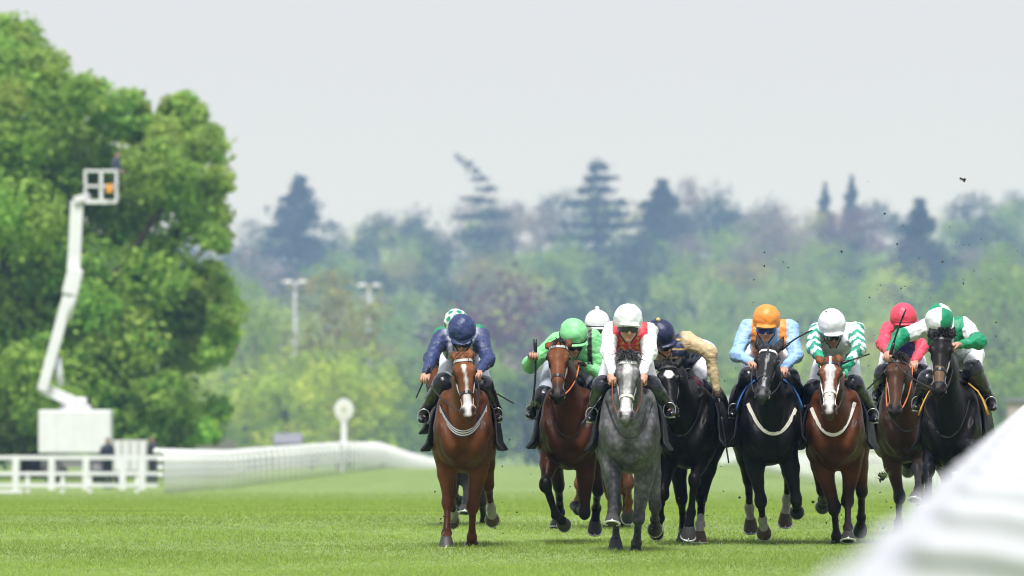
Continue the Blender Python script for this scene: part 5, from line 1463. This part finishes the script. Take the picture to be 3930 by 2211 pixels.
def small_things():
    y = 322; a, b = unp(435, 1742, y), unp(565, 1690, y); g = float(gz(a[0], y))
    root = empty('tank_trailer', ((a[0] + b[0]) / 2, y, g), 'white container beside the lift truck between the two dark clothed people', 'container')
    w_ = b[0] - a[0]; h_ = b[1] - g
    o = MB().box((0, .5, h_ / 2 + .25), (w_, 1.0, h_ - .5)).build('body', mat('off white sheet', (.50, .50, .49), .7), root, False)
    for i in range(4): MB().box((-w_ / 2 + w_ * (i + .5) / 4, -.02, h_ / 2 + .25), (w_ / 4 - .16, .10, h_ - .62)).build('panel', WPAINT, o, False)
    for sx in (-.4, .4): MB().lathe([(.03, -.1), (.25, -.1), (.25, .1), (.03, .1)], (sx, .1, .25), 12, Matrix.Rotation(math.pi / 2, 3, 'X')).build('wheel', mat('rubber', (.06, .06, .06), .8), root)
    # grey paling fence behind
    y = 400; x0, x1 = unp(560, 0, y)[0], unp(900, 0, y)[0]; g = float(gz(x0, y)); root = empty('paling_fence', (x0, y, g), 'grey paling fence behind the far rail below the big tree', 'fence')
    pm = mat('weathered timber', (.19, .18, .17), .9, noise=.3, nscale=4); me = None
    for i in range(34):
        if me is None: o = MB().box((0, 0, .75), (.09, .03, 1.5)).build('pale', pm, root, False); me = o.data
        else: o = link('pale', me, root)
        o.location = ((x1 - x0) * i / 33, 0, random.uniform(-.04, .04))
    for zz in (.4, 1.2): MB().box(((x1 - x0) / 2, .05, zz), (x1 - x0, .05, .09)).build('rail', pm, root, False)
    # building with a grey roof
    y = 560; a, b = unp(1050, 1720, y), unp(1158, 1664, y); g = float(gz(a[0], y)); root = empty('shed', ((a[0] + b[0]) / 2, y, g), 'small grey roofed shed beyond the far rail', 'building')
    w_ = b[0] - a[0]; h_ = b[1] - g
    MB().box((0, 1.5, (h_ - .55) / 2), (w_ - .2, 3, h_ - .55)).build('wall', mat('pale wall', (.42, .41, .40), .8), root, False)
    MB().add([(-w_ / 2, -.2, h_ - .6), (w_ / 2, -.2, h_ - .6), (w_ / 2, 1.5, h_), (-w_ / 2, 1.5, h_), (-w_ / 2, 3.2, h_ - .6), (w_ / 2, 3.2, h_ - .6), (-w_ / 2, -.2, h_ - .68), (w_ / 2, -.2, h_ - .68)],
             [(0, 1, 2, 3), (3, 2, 5, 4), (6, 7, 1, 0), (0, 3, 4), (1, 5, 2)]).build('roof', mat('slate', (.20, .20, .24), .7), root, False)
    # long pale pavilion behind the horses
    y = 620; a, b = unp(2735, 1790, y), unp(3160, 1520, y); g = float(gz(a[0], y)); w_ = b[0] - a[0]; h_ = b[1] - g
    root = empty('pavilion', ((a[0] + b[0]) / 2, y, g), 'long pale grey building beyond the track behind the charcoal horse', 'building')
    o = MB().box((0, 3, h_ * .25), (w_, 6, h_ * .5)).build('wall', mat('pinkish render', (.42, .36, .33), .8), root, False)
    MB().box((0, 3, h_ * .72), (w_ + .5, 6.5, h_ * .42)).build('upper_wall', mat('grey cladding', (.36, .39, .43), .6), root, False)
    MB().box((0, 3, h_ * .96), (w_ + .9, 7, h_ * .06)).build('roof', mat('pale roof', (.42, .44, .47), .6), root, False)
    for i in range(6): MB().box((-w_ / 2 + w_ * (i + .5) / 6, -.02, h_ * .28), (w_ / 9, .06, h_ * .22)).build('window', mat('window glass', (.10, .12, .14), .15), o, False)
    y = 480; a = unp(3905, 1540, y); g = float(gz(a[0], y)); root = empty('hut', (a[0] + .5, y, g), 'pinkish hut at the right edge behind the white rail', 'building')
    MB().box((0, 1, (a[1] - g) / 2), (2.0, 2, a[1] - g)).build('wall', mat('pinkish render', (.42, .36, .33), .8), root, False)
    MB().box((0, 1, a[1] - g + .08), (2.3, 2.4, .16)).build('roof', mat('slate', (.20, .20, .24), .7), root, False)
    # white board lying on the turf at the left edge
    y = 262; x = unp(0, 0, y)[0]; g = float(gz(x, y)); o = MB().box((0, 0, .05), (2.0, .3, .10)).build('white_board', WPAINT, None, False, (x - .3, y, g)); tag(o, 'white board lying on the turf at the left edge below the fence', 'board')
small_things()

def divots():
    rng = np.random.default_rng(9); dirt = mat('wet soil', (.030, .022, .012), .9)
    V, F = [], []
    def blob(c, r):
        b = len(V); q = rng.uniform(.55, 1.3, 6)
        dd = [(1, 0, 0), (-1, 0, 0), (0, 1, 0), (0, -1, 0), (0, 0, 1), (0, 0, -1)]
        for d_, k in zip(dd, q): V.append(np.array(c) + np.array(d_) * r * k + rng.normal(size=3) * r * .2)
        for f in ((0, 2, 4), (2, 1, 4), (1, 3, 4), (3, 0, 4), (2, 0, 5), (1, 2, 5), (3, 1, 5), (0, 3, 5)): F.append([b + i for i in f])
    for i in range(480):
        y = rng.uniform(71, 82)
        if rng.random() < .55: u_, v_ = rng.normal(3500, 330), rng.normal(1150, 260)
        else: u_, v_ = rng.uniform(1800, 3500), rng.uniform(1560, 2080)
        if i % 3 == 0: u_, v_ = rng.choice([1720, 1900, 2110, 2300, 2420, 2520, 2660, 2930, 3010, 3210, 3400]) + rng.normal() * 45, rng.uniform(1880, 2080)
        if v_ < 680: continue
        X, Z = unp(u_, v_, y)
        if Z < .02: continue
        blob((X, y, Z), rng.choice([.003, .006, .009, .013], p=[.45, .35, .16, .04]))
    o = link('flying_dirt', np_mesh('dirt', np.array(V), np.array(F), dirt, smooth=False)); tag(o, 'specks of dirt kicked up into the air around the horses', 'dirt', kind='stuff')
    for (u_, v_, y, r, lb) in ((2682, 1449, 77.3, .055, 'grassy clod of turf flying beside the beige sleeved rider'), (3386, 1830, 78, .045, 'dark clod of turf in the air between the bay and the brown horse'), (3697, 692, 75, .02, 'small dark clod of turf high against the sky at right')):
        X, Z = unp(u_, v_, y); V, F = [], []
        root = empty('turf_clod', (X, y, Z), lb, 'turf clod')
        for _ in range(7): blob(rng.normal(size=3) * r * .45, r * .6)
        link('soil', np_mesh('soil', np.array(V), np.array(F), dirt, smooth=False), root)
        mb = MB()
        for _ in range(24 if r > .03 else 6):
            d = rng.normal(size=3); d[2] = abs(d[2]) * .4; d[0] += .4; d = nrm(d); p0 = rng.normal(size=3) * r * .3
            mb.tube([Vector(p0), Vector(p0 + d * r * 1.6)], [r * .09, r * .02], 4)
        mb.build('grass_tuft', mat('tuft', (.13, .22, .05), .7), root)
divots()
# ------------------------------------------------------------------ haze between the camera and the hill
def haze():
    me = MB().box((0, 2250, 28), (1700, 4700, 130)).build('haze', WHITE, None, False)
    m = bpy.data.materials.new('haze air'); m.use_nodes = True; t = m.node_tree; t.nodes.clear()
    o = t.nodes.new('ShaderNodeOutputMaterial'); v = t.nodes.new('ShaderNodeVolumePrincipled')
    v.inputs['Color'].default_value = (.35, .53, 1.0, 1); v.inputs['Absorption Color'].default_value = (1, 1, 1, 1); v.inputs['Density'].default_value = .00019; v.inputs['Anisotropy'].default_value = 0.1
    t.links.new(v.outputs[0], o.inputs['Volume'])
    me.data.materials.clear(); me.data.materials.append(m); tag(me, kind='stuff'); me['label'] = 'thin pale haze over the course and the wood'; me['category'] = 'haze'
haze()
